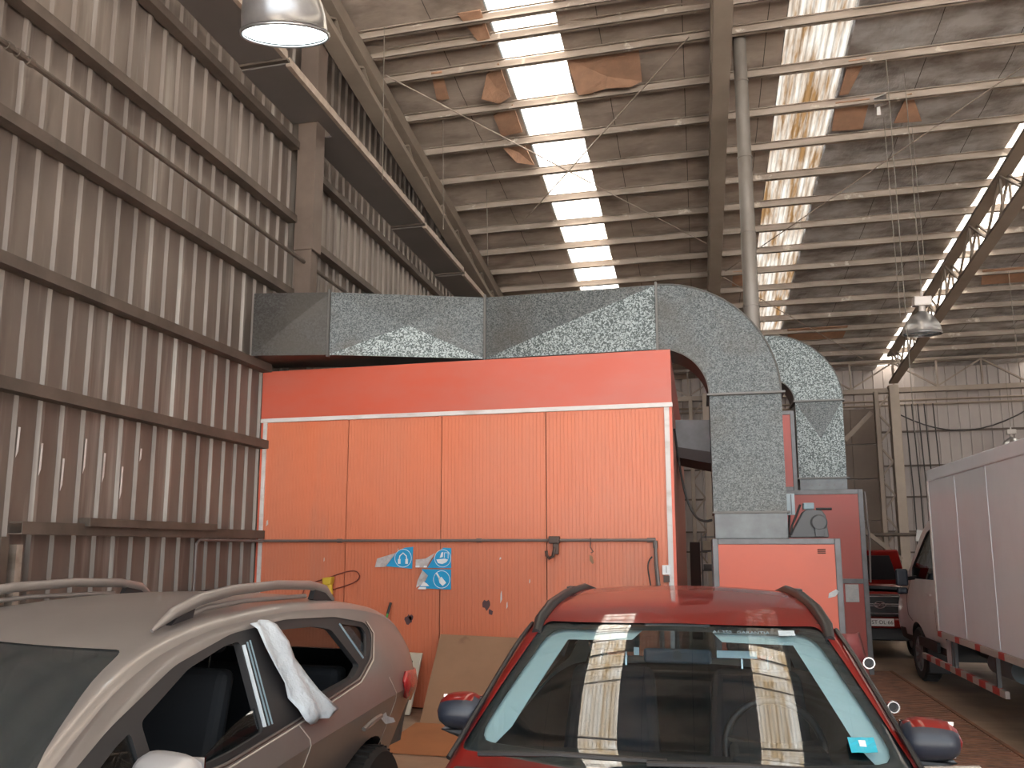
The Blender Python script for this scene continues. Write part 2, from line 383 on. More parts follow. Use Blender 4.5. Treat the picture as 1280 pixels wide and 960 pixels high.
# foil sheet laps: dark seams
# skylight strips; the fourth and fifth are unseen, added for more light
for i, (a, b, k, ya_, yb_) in enumerate([(-2.83, -1.80, 'sky1', 9.3, YF + .3), (1.49, 2.47, 'sky2', 9.3, YF + .3), (5.62, 6.62, 'sky1', YB, YF + .3), (9.9, 10.9, 'sky1', YB, YF + .3), (15.2, 16.2, 'sky1', YB, YF + .3),
                                     (-2.83, -1.80, 'sky0', YB, 9.3), (1.49, 2.47, 'sky0', YB, 9.3)]):
    g = G(); P = []
    n = 40
    for j in range(n + 1):
        x = a + (b - a) * j / n; dz = .012 * (1 if (j // 2) % 2 else 0)
        P.append([(x, ya_, zr(ya_, Z0R + .10) + dz), (x, yb_, zr(yb_, Z0R + .10) + dz)])
    g.grid(P)
    o = struct(g.obj('window_%d' % (i + 1), M[k], fix=False))
# purlins
pn = 0
for k in sorted(list(range(-17, 18)) + [.42]):
    y = 10.35 + .985 * k
    if y < YB + .1 or y > YF: continue
    z = zr(y, 10.78); g = G()
    xa, xb = -5.28, XR
    g.box(xa, xb, y - .004, y + .004, z, z + .155); g.box(xa, xb, y - .06, y, z, z + .008); g.box(xa, xb, y - .06, y - .052, z, z + .03)
    g.box(xa, xb, y, y + .06, z + .147, z + .155)
    g.box(xa, xb, y - .06, y - .03, z + .14, z + .15)
    pn += 1
    struct(g.obj('roof_purlin', M['purlin']), '%s pale steel roof purlin counted from the back wall, crossing under the skylights' % ORDS[35 - pn if 35 - pn >= 0 else 35], 'purlin', 'roof purlins')
# trusses along the slope
def truss(X, zl, zu, name, label, y0=-6.9, y1=25.2, w=.25, deep=.07, lo=0, wu=None, du=None):
    t = thing(name, label, 'truss', (X, y1, zr(y1, zl))); t['kind'] = 'structure'; t['group'] = 'roof trusses'
    X0, w0, deep0 = X, w, deep
    for nm, z in (('lower_chord', zl), ('upper_chord', zu)):
        X = X0 + (lo if nm[0] == 'l' else 0); w = w0 if nm[0] == 'l' else (wu or w0); deep = deep0 if nm[0] == 'l' else (du or deep0)
        g = G(); g.hexa([(X - w / 2, y0, zr(y0, z)), (X + w / 2, y0, zr(y0, z)), (X + w / 2, y1, zr(y1, z)), (X - w / 2, y1, zr(y1, z)),
                        (X - w / 2, y0, zr(y0, z + deep)), (X + w / 2, y0, zr(y0, z + deep)), (X + w / 2, y1, zr(y1, z + deep)), (X - w / 2, y1, zr(y1, z + deep))])
        g.obj(nm, M['steel'], t, bevel=.006)
    X, w, deep = X0, w0, deep0
    st = max(.45, (zu - zl) * 1.1); y = y0 + .1; k = 0
    while y + st < y1:
        a, b = (zl + deep, zu) if k % 2 == 0 else (zu, zl + deep)
        g = G()
        for dx in (-w * .3, w * .3): g.beam((X + dx, y, zr(y, a)), (X + dx, y + st, zr(y + st, b)), .03, .045, up=(1, 0, 0))
        if k % 2 == 0 and zu - zl > .6:
            for dx in (-w * .3, w * .3): g.beam((X + dx, y + st, zr(y + st, zl + deep)), (X + dx, y + st, zr(y + st, zu)), .03, .04, up=(1, 0, 0))
        g.obj('web_member', M['steel'], t); y += st; k += 1
    return t
truss(-4.89, 10.05, 10.50, 'roof_truss', 'brown lattice roof truss running along the left wall above the tray', w=.26, deep=.10, lo=.09, wu=.34, du=.24)
truss(.52, 9.90, 10.70, 'roof_truss', 'brown roof truss seen from straight below, beside the round vertical flue pipe')
truss(5.75, 9.88, 10.70, 'roof_truss', 'lattice roof truss sloping down to the far pale column')
truss(11.2, 9.88, 10.70, 'roof_truss', 'roof truss beyond the box truck, outermost on the open side')
# far wall
FY = 27.
g = G(); vs = []
for (x, d) in corrugated(-5.5, XR, .30, .02, .03, .012, 0): vs.append([(x, FY - d, 0), (x, FY - d, 7.6)])
g.grid(vs); struct(g.obj('wall_back', M['farwall'], solid=.003, fix=False))
for z in (5.36, 4.29, 3.32, 2.26, 1.62): girt(FY - .04, -5.2, XR, z, 'dark horizontal rail %d centimetres up the pale back wall' % int(z * 100), m='girt', h=.05, d=.09, axis='x')
for z in (6.36, 6.22):
    tag(G().tube([(-5.2, 26.8, z), (XR, 26.8, z)], .035, 8).obj('service_pipe', M['steel'], smooth=40), ('upper' if z > 6.3 else 'lower') + ' of the two long pale pipes crossing the back wall', 'pipe')
g = G(); vs = []
for (y, d) in corrugated(YB, 27.2, .40, .04, .04, .02, 0): vs.append([(XR - d, y, 0), (XR - d, y, zr(y, 10.98))])
g.grid(vs); struct(g.obj('wall_right', M['farwall'], solid=.003, fix=False))  # unseen wall, added to block sky light from the right
# brown panelled big door
g = G()
for x in [1.2 + .9 * i for i in range(5)]:
    for z0, z1 in ((0, 1.5), (1.53, 2.6), (2.63, 3.9), (3.93, 5.0), (5.03, 6.15)):
        g.box(x, x + .895, FY - .14, FY - .08, z0, z1)
struct(g.obj('door_1', M['brownwall'], bevel=.01))
# eave lattice girder
t = thing('eave_girder', 'lattice girder spanning the hall in front of the back wall', 'girder', (5, 25.4, 6.2)); t['kind'] = 'structure'
G().box(-5.2, XR, 25.3, 25.5, 6.36, 6.50).obj('lower_chord', M['steel'], t)
G().box(-5.2, XR, 25.34, 25.46, 7.30, 7.37).obj('upper_chord', M['steel'], t)
G().box(-5.2, XR, 26.2, 26.3, 6.60, 6.66).obj('rear_tie', M['steel'], t)
x = -5.0; k = 0
while x < XR - 1:
    g = G().beam((x, 25.4, 6.5), (x, 25.4, 7.3), .05, .05); g.beam((x, 25.4, 7.28 if k % 2 else 6.52), (x + 1.2, 25.4, 6.52 if k % 2 else 7.28), .045, .045)
    g.obj('web_member', M['steel'], t); x += 1.2; k += 1
# far columns
def far_col(X, label):
    t = thing('column', label, 'column', (X, 25.3, 0)); t['kind'] = 'structure'
    G().box(X - .13, X + .13, 25.15, 25.45, 0, zr(25.3, 9.86)).obj('shaft', mat_pale, t, bevel=.01)
    G().box(X - .55, X - .43, 25.2, 25.4, 0, 6.4).obj('rear_flange', M['steel'], t, bevel=.01)
    z = .3; k = 0
    while z < 6:
        G().beam((X - .5 if k % 2 else X - .13, 25.3, z), (X - .13 if k % 2 else X - .5, 25.3, z + .5), .05, .05).obj('lacing_bar', M['steel'], t); z += .5; k += 1
mat_pale = mat('pale_column_paint', (.36, .30, .25), .6, 0, (.31, .26, .215), (2, 2, 2))
far_col(5.75, 'pale far column carrying the sloping lattice truss'); far_col(.35, 'pale far column seen in the gap beside the orange booth'); far_col(11.2, 'pale far column hidden behind the truck box')
t = tag(G().beam((4.3, 25.25, 4.95), (5.10, 25.25, 5.77), .13, .13).obj('knee_brace', M['steel']), 'diagonal knee brace under the girder left of the pale far column', 'brace')
tag(G().beam((4.3, 25.05, 2.6), (5.6, 25.05, 1.45), .12, .12).obj('knee_brace', M['steel']), 'sloping brace low on the brown panels behind the open bonnet', 'brace')
tag(G().tube([(3.9, 25.1, 2.16), (6.3, 25.1, 2.16)], .05, 8).obj('rail_pipe', M['girt'], smooth=40), 'short dark horizontal pipe above the open bonnet', 'pipe')
for i, x in enumerate([6.35, 6.55, 6.72, 6.9, 7.15]):
    tag(G().tube([(x, 26.6, 6.2), (x + .05, 26.5, 3.5), (x + .07, 26.55, .3)], .018, 6).obj('hanging_cable', M['cable']),
        '%s black cable from the pale far column, hanging down the back wall' % ORDS[i], 'cable', 'cables on the back wall')
tag(G().tube(bez((5.9, 26.7, 6.1), (7.2, 26.6, 5.2), (8.3, 26.6, 5.0), (9.9, 26.7, 6.0)), .02, 6).obj('sagging_cable', M['cable']), 'thin dark cable sagging across the pale back wall', 'cable')

# bracing rods and hanging wires under the roof
def rf(x, y, z0): return (x, y, zr(y, z0))
for a, b, lab in [((-4.6, 10.9), (.35, 17.2), 'thin bracing rod from the left truss passing under the bright skylight'),
                  ((.1, 11.0), (-3.4, 15.6), 'thin bracing rod crossing the bright skylight from the middle truss'),
                  ((.75, 18.9), (4.9, 25.0), 'thin bracing rod right of the flue pipe'), ((5.4, 12), (.8, 18.6), 'thin bracing rod under the stained skylight')]:
    tag(G().tube([rf(*a, 10.62), rf(*b, 10.62)], .012, 6).obj('bracing_rod', M['purlin']), lab, 'rod')
for x, y, l, lab in [(3.26, 13.65, 3.5, 'long thin wire hanging from the roof right of the stained skylight'), (3.75, 13.9, 2.6, 'shorter thin wire hanging beside a longer one right of the stained skylight'),
                     (-4.3, 10.1, 2.4, 'thin wire hanging beside the left truss, nearest the lit lamp'), (-4.1, 12.3, 2.0, 'thin wire hanging from a purlin beside the left truss'),
                     (-3.9, 14.5, 1.6, 'thin wire hanging right of the left truss, far one'), (7.2, 20., 2.2, 'thin wire hanging right of the lattice truss')]:
    tag(G().tube([rf(x, y, 10.75), (x + .03, y, zr(y, 10.75) - l)], .006, 5).obj('hanging_wire', M['wire']), lab, 'wire')
# torn insulation
def flap(pts, label, drop=.03, sag=.0, mt='insul'):
    """a torn piece of insulation lying under the foil; pts are plan points, each with its own drop"""
    g = G(); n = len(pts)
    cx = sum(p[0] for p in pts) / n; cy = sum(p[1] for p in pts) / n
    top = [(p[0], p[1], zr(p[1], Z0R) - .04 - drop - .6 * (p[2] if len(p) > 2 else 0)) for p in pts] + [(cx, cy, zr(cy, Z0R) - .055 - drop - sag)]
    bot = [(a, b, c - .015) for a, b, c in top]
    fs = [(i, (i + 1) % n, n) for i in range(n)] + [(n + 1 + (i + 1) % n, n + 1 + i, 2 * n + 1) for i in range(n)] + [(i, n + 1 + i, n + 1 + (i + 1) % n, (i + 1) % n) for i in range(n)]
    g.add(top + bot, fs)
    return tag(g.obj('torn_insulation', M[mt]), label, 'insulation', 'torn roof insulation')
flap([(-1.78, 11.4), (-.66, 11.35), (-.66, 12.1, .05), (-.85, 12.15, .12), (-1.25, 12.12, .1), (-1.5, 12.14, .16), (-1.7, 12.1, .22)], 'large square brown insulation sheet hanging right of the bright skylight')
flap([(-3.2, 10.2), (-2.85, 10.2), (-2.85, 10.8), (-3.0, 10.9, .05)], 'small brown insulation patch at the near left corner of the bright skylight')
flap([(-2.85, 11.3), (-2.85, 12.1), (-3.05, 12.15, .1), (-3.3, 11.9, .2), (-3.1, 11.5)], 'brown torn corner left of the bright skylight, second gap down')
flap([(-2.85, 12.3), (-2.85, 13.05), (-3.25, 13.1), (-3.25, 12.5)], 'brown patch beside the bright skylight above the hanging scrap')
flap([(-3.35, 13.3), (-2.9, 13.4), (-2.82, 13.95, .12), (-3.1, 13.7, .25)], 'brown drooping scrap on the bracing rod left of the bright skylight')
flap([(-3.98, 11.3), (-3.80, 11.3), (-3.88, 11.95), (-4.1, 11.95)], 'small orange brown patch near the left truss')
flap([(2.45, 13.28), (2.98, 13.28), (3.0, 14.05, .04), (2.5, 14.05)], 'dark orange insulation patch at the right edge of the stained skylight')
flap([(2.5, 12.3), (2.75, 12.3), (2.62, 13.1), (2.48, 13.1)], 'narrow brown strip along the right edge of the stained skylight')
flap([(3.55, 13.3), (3.62, 13.28), (3.95, 14.05), (3.5, 14.02)], 'brown triangular tear right of the stained skylight')
flap([(2.6, 23.0), (4.2, 23.0), (4.2, 23.9), (2.7, 23.9)], 'brown insulation area near the back wall above the second duct')
flap([(6.7, 20.1), (8.2, 20.1), (8.0, 20.9), (6.9, 20.9)], 'wide brown insulation tear right of the lattice truss')
flap([(1.0, 19.2), (1.5, 19.2), (1.5, 20.0), (1.0, 20.0)], 'brown patch behind the flue pipe')
flap([(-1.78, 9.3), (-1.4, 9.3), (-1.35, 10.1), (-1.75, 10.15)], 'brown strip right of the bright skylight at its nearest pane')
flap([(3.02, 13.2, .1), (3.2, 13.15, .05), (3.25, 13.35, .12), (3.08, 13.4, .15)], 'small crumpled foil scrap hanging right of the stained skylight', mt='foil')
tag(G().hexa([(3.1, 13.4, 8.9), (3.16, 13.4, 8.9), (3.16, 13.42, 8.9), (3.1, 13.42, 8.9), (3.12, 13.4, 9.35), (3.15, 13.4, 9.35), (3.15, 13.42, 9.35), (3.12, 13.42, 9.35)]).obj('hanging_strip', M['trimw']), 'short pale strip dangling under the foil scrap', 'strip')

# ================================================================== BOOTH
BX0, BX1, BY0, BY1 = -5.25, -.25, 8.8, 15.8
t = thing('spray_booth', 'big orange ribbed spray booth with white edge trim standing against the left wall', 'spray booth', ((BX0 + BX1) / 2, BY0, 0))
def ribbed(x0, x1, y, z0, z1, pitch=.042, d=.0035):
    g = G(); pts = [(x0, 0)]; x = x0
    while x + pitch <= x1 + 1e-6:
        pts += [(x + pitch * .78, 0), (x + pitch * .84, d), (x + pitch * .94, d)]; x += pitch
        pts.append((x, 0))
    pts.append((x1, 0))
    vs = [[(a, y + b, z0), (a, y + b, z1)] for a, b in pts]
    g.grid(vs); g.box(x0, x1, y + .012, y + .05, z0, z1); return g
edges = [-5.19, -4.08, -2.90, -1.66, -.325]
for a, b in zip(edges[:-1], edges[1:]):
    ribbed(a + .006, b - .006, BY0, .02, 3.33).obj('wall_panel', M['orange'], t, fix=False)
G().box(BX0 + .02, BX1 - .02, BY0 + .045, BY0 + .06, 0, 3.4).obj('backing_sheet', M['seam'], t)
# fascia, slightly dented
g = G(); P = []
for i in range(41):
    row = []
    for j in range(9):
        x = BX0 + (BX1 - BX0) * i / 40; z = 3.375 + (3.97 - 3.375) * j / 8
        dn = .012 * math.exp(-((x + .9) ** 2 / .05 + (z - 3.72) ** 2 / .02)) + .008 * math.sin(x * 3 + z * 4) * .4
        row.append((x, BY0 - .02 - dn, z))
    P.append(row)
g.grid(P); g.box(BX0, BX1, BY0 - .005, BY0 + .05, 3.375, 3.965)
g.obj('fascia', M['fascia'], t, smooth=40, fix=False)
G().box(BX1 - .03, BX1, BY0 + .05, BY1, 3.375, 3.965).box(-4.88, -4.85, BY0 + .05, BY1, 3.375, 3.965).box(-4.85, BX1 - .03, BY1 - .05, BY1, 3.375, 3.965).obj('side_fascia', M['cabred'], t)
G().box(-4.84, BX1 - .03, BY0 + .06, BY1 - .06, 3.90, 3.93).obj('roof_sheet', M['galv_plain'], t)
G().box(BX0, BX1 + .01, BY0 - .03, BY0 + .0, 3.325, 3.375).obj('horizontal_trim', M['trimw'], t, bevel=.004)
G().box(BX0 + .035, BX0 + .085, BY0 - .022, BY0 + .0, .0, 3.325).obj('vertical_trim', M['trimw'], t, bevel=.004)
G().box(BX1 - .085, BX1 - .03, BY0 - .022, BY0 + .0, .0, 3.325).obj('vertical_trim', M['trimw'], t, bevel=.004)
G().box(BX0, BX0 + .035, BY0 - .004, BY0 + .05, 0, 3.325).obj('corner_strip', M['cabinet'], t)
G().box(BX1 - .03, BX1, BY0 - .004, BY0 + .05, 0, 3.325).obj('corner_strip', M['cabinet'], t)
M['sidepanel'] = mat('booth_side_faded', (.52, .22, .17), .5, 0, (.46, .24, .20), (1, 1, 1))  # paler than the booth paint so less red light bounces onto the truck
G().box(BX1 - .045, BX1 - .005, BY0 + .05, BY1, 0, 3.375).obj('side_wall', M['sidepanel'], t)
G().box(-4.88, -4.84, BY0 + .06, BY1, 0, 3.375).obj('side_wall', M['cabred'], t)
G().box(-4.84, BX1 - .045, BY1 - .05, BY1 - .01, 0, 3.375).obj('rear_wall', M['cabred'], t)
# bare metal edge drip marks, dark smudges of their own
M['guard'] = mat('belt_guard_grey', (.085, .088, .095), .5)
M['stain'] = mat('dark_stain_on_booth', (.09, .045, .05), .8); random.seed(3)
for (x, z, r) in [(-3.27, .98, .05), (-3.24, 1.0, .03), (-2.35, 1.16, .05), (-2.30, 1.08, .03)]:
    P = [(x + r * (.6 + .5 * random.random()) * math.cos(a), z + r * 1.2 * (.6 + .5 * random.random()) * math.sin(a)) for a in [k * PI / 6 for k in range(12)]]
    G().prism(P, 'y', BY0 - .002, BY0 + .001).obj('dark_stain', M['stain'], t)
for (x, z, w, h) in [(-2.19, 1.18, .02, .14), (-2.12, 1.12, .015, .08), (-2.2, 1.66, .02, .03), (-3.42, 1.73, .01, .06), (-5.13, 2.05, .03, .08), (-1.86, 1.40, .012, .05), (-4.35, 1.63, .01, .05), (-3.35, .66, .02, .03), (-1.3, 1.3, .01, .07)]:
    G().prism([(x, z), (x + w, z + h * .3), (x + w * .8, z + h), (x + w * .2, z + h * .8)], 'y', BY0 - .0025, BY0 + .001).obj('paint_chip', M['trimw'], t)

# ------------------------------------------------------------------ ducts
def crossbreak(g, a, b, c, d, out, mi=(0, 0, 0, 0)):
    """panel a,b,c,d with a raised centre"""
    a, b, c, d = map(Vector, (a, b, c, d)); m = (a + b + c + d) / 4 + Vector(out)
    for i, (p, q) in enumerate(((a, b), (b, c), (c, d), (d, a))): g.add([p, q, m], [(0, 1, 2)], mi[i])
def duct_run(name, label, X0, segments, elbow, D, par_mat):
    pass
DZ0, DZ1, DY0, DY1 = 4.06, 4.83, 9.1, 9.75
t = thing('air_duct', 'large galvanised duct crossing over the orange booth and bending down on its right', 'duct', (.55, 9.4, 1.9))
def sect(ax, ay, bx, by, bxo, byo, axo, ayo, nm, mm, mats, fl=True):
    """plan quad a->b front, axo.. back"""
    g = G(); z0, z1 = DZ0, DZ1
    f = Vector((by - ay, -(bx - ax), 0)).normalized() * .022
    if f.y > 0: f = -f
    crossbreak(g, (ax, ay, z0), (bx, by, z0), (bx, by, z1), (ax, ay, z1), f, mm)
    g.add([(ax, ay, z0), (bx, by, z0), (bxo, byo, z0), (axo, ayo, z0)], [(0, 1, 2, 3)], 3)
    g.add([(ax, ay, z1), (bx, by, z1), (bxo, byo, z1), (axo, ayo, z1)], [(0, 1, 2, 3)], 3)
    g.add([(axo, ayo, z0), (bxo, byo, z0), (bxo, byo, z1), (axo, ayo, z1)], [(0, 1, 2, 3)], 3)
    g.obj(nm, mats, t, fix=False)
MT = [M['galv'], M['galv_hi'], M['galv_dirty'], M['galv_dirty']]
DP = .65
sect(-2.46, 9.1, -.40, 9.1, -.40, 9.1 + DP, -2.36, 9.1 + DP, 'straight_section', (1, 1, 0, 0), MT)  # brighter sheet on the lower and right folds paints the light they catch
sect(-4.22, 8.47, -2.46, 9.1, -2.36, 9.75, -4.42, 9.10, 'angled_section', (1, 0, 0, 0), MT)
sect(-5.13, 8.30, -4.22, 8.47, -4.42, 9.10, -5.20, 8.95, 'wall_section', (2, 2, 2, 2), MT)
# elbow
def elbow(cx, cz, ri, ro, y0, y1, m, nm='elbow', parent=None):
    g = G(); n = 24
    A = [PI / 2 * (1 - i / n) for i in range(n + 1)]
    def p(r, a, y): return (cx + r * math.cos(a), y, cz + r * math.sin(a))
    for y in (y0, y1):
        g.grid([[p(ri + (ro - ri) * j / 4, a, y) for j in range(5)] for a in A])
    g.mi(1); g.grid([[p(ri, a, y0), p(ri, a, y1)] for a in A]); g.mi(0); g.grid([[p(ro, a, y0), p(ro, a, y1)] for a in A])
    # raised seam lips
    g.mi(1)
    for r in (ri, ro):
        g.grid([[p(r - .008, a, y0 - .012), p(r + .008, a, y0 - .012)] for a in A])
        g.grid([[p(r + .008, a, y0 - .012), p(r + .008, a, y0)] for a in A]); g.grid([[p(r - .008, a, y0 - .012), p(r - .008, a, y0)] for a in A])
    return g.obj(nm, [m, M['galv_dirty']], parent, smooth=30, fix=False)
elbow(-.40, 3.50, .56, 1.33, 9.1, 9.75, M['galv'], parent=t)
def flange_v(x, y, z0, z1, nm, p, dx=.02):  # vertical seam on the front
    G().box(x - dx, x + dx, y - .03, y + .02, z0 - .03, z1 + .03).obj(nm, M['flange'], p, bevel=.003)
for x, y in ((-.40, 9.1), (-2.46, 9.1), (-4.22, 8.47)): flange_v(x, y, DZ0, DZ1, 'joint_flange', t, .014)
G().box(.13, .97, 9.06, 9.79, 3.485, 3.51).obj('joint_flange', M['flange'], t, bevel=.003)
g = G()
crossbreak(g, (.16, 9.1, 2.17), (.93, 9.1, 2.17), (.93, 9.1, 3.49), (.16, 9.1, 3.49), (0, -.025, 0), (0, 0, 0, 0))
g.add([(.16, 9.1, 2.17), (.16, 9.75, 2.17), (.16, 9.75, 3.49), (.16, 9.1, 3.49)], [(0, 1, 2, 3)]); g.add([(.93, 9.1, 2.17), (.93, 9.75, 2.17), (.93, 9.75, 3.49), (.93, 9.1, 3.49)], [(0, 1, 2, 3)])
g.add([(.16, 9.75, 2.17), (.93, 9.75, 2.17), (.93, 9.75, 3.49), (.16, 9.75, 3.49)], [(0, 1, 2, 3)])
g.obj('vertical_section', [M['galv']], t, fix=False)
G().box(.15, .96, 9.08, 9.77, 2.165, 2.19).obj('joint_flange', M['flange'], t, bevel=.003)
G().box(.17, .93, 9.1, 9.75, 1.895, 2.165).obj('duct_collar', M['galv_plain'], t)

t2 = t = thing('air_duct', 'second galvanised duct bending down behind the first, onto the tall orange unit', 'duct', (1.87, 13.3, 2.6))
elbow(1.14, 4.06, .38, 1.09, 13.0, 13.6, M['galv_hi'], parent=t)
G().box(.70, 1.14, 13.0, 13.6, 4.44, 5.15).obj('horizontal_section', M['galv_hi'], t)
g = G(); crossbreak(g, (1.53, 13.0, 2.86), (2.22, 13.0, 2.86), (2.22, 13.0, 4.05), (1.53, 13.0, 4.05), (0, -.03, 0), (0, 0, 1, 0))  # top fold takes the darker sheet, its shading put into the colour
g.add([(1.53, 13.0, 2.86), (1.53, 13.6, 2.86), (1.53, 13.6, 4.05), (1.53, 13.0, 4.05)], [(0, 1, 2, 3)]); g.add([(2.22, 13.0, 2.86), (2.22, 13.6, 2.86), (2.22, 13.6, 4.05), (2.22, 13.0, 4.05)], [(0, 1, 2, 3)])
g.add([(1.53, 13.6, 2.86), (2.22, 13.6, 2.86), (2.22, 13.6, 4.05), (1.53, 13.6, 4.05)], [(0, 1, 2, 3)])
g.obj('vertical_section', [M['galv_hi'], M['galv']], t, fix=False)
G().box(1.50, 2.25, 12.97, 13.63, 4.05, 4.075).obj('joint_flange', M['flange'], t)
G().box(1.50, 2.26, 12.97, 13.63, 2.84, 2.865).obj('joint_flange', M['flange'], t)
g = G().box(1.54, 2.22, 13.0, 13.6, 2.65, 2.84)
g.obj('duct_collar', M['galv_plain'], t)
for i in range(6): G().lathe([(0, -.008), (.012, -.008), (.012, 0)], (1.60 + .11 * i, 13.0, 2.745), 8, 'y').obj('bolt', M['flange'], t)
# small side duct between booth and unit
g = G(); g.hexa([(-.25, 10.2, 3.05), (.28, 10.2, 2.95), (.28, 11.2, 2.95), (-.25, 11.2, 3.05), (-.25, 10.2, 3.40), (.28, 10.2, 3.38), (.28, 11.2, 3.38), (-.25, 11.2, 3.40)])
t = thing('side_duct', 'short dark grey duct leaving the right side of the booth behind the big duct', 'duct', (0, 10.7, 2.9))
g.obj('duct_shell', M['greyf'], t); G().hexa([(-.25, 10.15, 2.92), (.30, 10.15, 2.80), (.30, 11.25, 2.80), (-.25, 11.25, 2.92), (-.25, 10.15, 3.05), (.30, 10.15, 2.95), (.30, 11.25, 2.95), (-.25, 11.25, 3.05)]).obj('bottom_flange', M['wallbox'], t)  # dark block gives the duct its dark underside

# round flue
t = thing('flue_pipe', 'tall round metal flue rising to the roof beside the middle truss', 'pipe', (.83, 11.5, 3.9))
for i, (z0, z1) in enumerate([(3.9, 5.2), (5.2, 6.3), (6.3, 7.45), (7.45, 8.65), (8.65, 9.42)]):
    r = .110 - .004 * i; G().tube([(.83, 11.5, z0), (.83, 11.5, z1 + .02)], r, 24).obj('pipe_length', M['pipe'], t, smooth=40)
    if i: G().tube([(.83, 11.5, z0), (.83, 11.5, z0 + .03)], r + .012, 24).obj('joint_ring', M['pipe'], t, smooth=40)
tag(G().box(.62, 1.04, 11.3, 11.7, 0, 3.89).obj('exhaust_housing', M['wallbox'], bevel=.02), 'dark metal housing under the round flue behind the big duct', 'housing')

# fan cabinet in front (framed panels)
def framed(name, label, x0, x1, y0, y1, z0, z1, pm, fw=.06, fm='greyf', mid=None):
    t = thing(name, label, 'cabinet', ((x0 + x1) / 2, (y0 + y1) / 2, z0))
    g = G()
    for x in (x0, x1 - fw):
        for y in (y0, y1 - fw): g.box(x, x + fw, y, y + fw, z0, z1)
    for z in (z0, z1 - fw):
        for y in (y0, y1 - fw): g.box(x0 + fw, x1 - fw, y, y + fw, z, z + fw)
        for x in (x0, x1 - fw): g.box(x, x + fw, y0 + fw, y1 - fw, z, z + fw)
    if mid:
        for z in mid:
            g.box(x0 + fw, x1 - fw, y0, y0 + fw, z, z + fw); g.box(x1 - fw, x1, y0 + fw, y1 - fw, z, z + fw)
    g.obj('frame', M[fm], t, bevel=.006)
    G().box(x0 + fw, x1 - fw, y0 + .012, y0 + .03, z0 + fw, z1 - fw).obj('front_panel', M[pm], t)
    G().box(x1 - .03, x1 - .012, y0 + fw, y1 - fw, z0 + fw, z1 - fw).obj('side_panel', M[pm], t)
    G().box(x0 + .012, x0 + .03, y0 + fw, y1 - fw, z0 + fw, z1 - fw).obj('side_panel', M[pm], t)
    G().box(x0 + fw, x1 - fw, y1 - .03, y1 - .012, z0 + fw, z1 - fw).obj('rear_panel', M[pm], t)
    G().box(x0 + .02, x1 - .02, y0 + .02, y1 - .02, z1 - .03, z1 - .008).obj('top_panel', M['greyf'], t)
    return t
t = framed('fan_cabinet', 'low orange fan cabinet in a grey frame under the first duct', .13, 1.42, 8.9, 10.0, 0, 1.89, 'cabinet')
g = G()
for i in range(3): g.box(1.19, 1.27, 8.905, 8.913, 1.735 + .018 * i, 1.745 + .018 * i)
g.obj('vent_slot', M['seam'], t)
g = G().prism([(1.27, 1.28), (1.34, 1.30), (1.38, 1.35), (1.35, 1.37), (1.28, 1.33)], 'y', 8.90, 8.912); g.obj('paper_scrap', M['paper'], t)
# belt guard on top
t = thing('belt_guard', 'grey trapezoid belt guard with a round pulley bulge on the low orange cabinet', 'belt guard', (1.1, 9.1, 1.89))
G().prism([(.93, 1.9), (1.33, 1.9), (1.31, 2.13), (1.27, 2.19), (1.12, 2.2), (1.08, 2.17)], 'y', 9.02, 9.16).obj('guard_shell', M['guard'], t, bevel=.012)
G().lathe([(0, -.03), (.07, -.03), (.085, -.015), (.085, 0)], (1.235, 9.02, 2.06), 24, 'y').obj('pulley_cover', M['guard'], t, smooth=40)
G().box(1.19, 1.28, 8.995, 9.02, 1.91, 2.0).obj('lower_tab', M['guard'], t, bevel=.004)
G().box(1.09, 1.20, 9.03, 9.13, 2.2, 2.27).obj('switch_box', M['bluegrey'], t, bevel=.01)
G().tube([(1.22, 9.08, 2.205), (1.38, 9.08, 2.205)], .013, 8).obj('shaft', M['black'], t)
G().tube([(1.06, 9.04, 2.25), (.96, 9.0, 2.02), (.94, 8.99, 1.93)], .012, 6).obj('drive_belt', M['rubber'], t)
t = thing('junction_box', 'pale blue upright box in the gap between the two ducts', 'junction box', (1.02, 9.75, 1.9))
G().box(.955, 1.09, 9.8, 9.88, 2.17, 2.42).obj('box_body', M['paleblue'], t, bevel=.006); G().box(1.045, 1.055, 9.79, 9.8, 2.18, 2.41).obj('lid_edge', M['greyf'], t)
G().tube([(1.03, 9.84, 2.17), (1.0, 9.84, 1.9)], .012, 6).obj('conduit', M['cable'], t)
# tall unit
t = framed('heater_unit', 'tall red-orange heater unit in a grey frame under the second duct', .95, 2.34, 12.5, 14.15, 0, 2.64, 'cabred', .07, mid=[1.28])
G().box(2.02, 2.20, 12.495, 12.51, 1.02, 1.27).obj('paper_notice', M['paper'], t)
G().box(.955, 1.16, 12.46, 12.52, 2.3, 2.62).obj('frame_cover', M['greyf'], t)
t = framed('upper_cabinet', 'narrow red panel cabinet in a grey frame standing on the tall heater unit', .95, 1.46, 12.62, 12.98, 2.64, 3.86, 'cabred', .06)
# conduit on right edge of tall unit
tag(G().tube([(2.36, 12.48, 2.6), (2.38, 12.46, 1.9), (2.36, 12.48, 1.3)], .014, 6).obj('edge_conduit', M['gpipe']), 'thin grey conduit down the right edge of the tall heater unit', 'conduit')

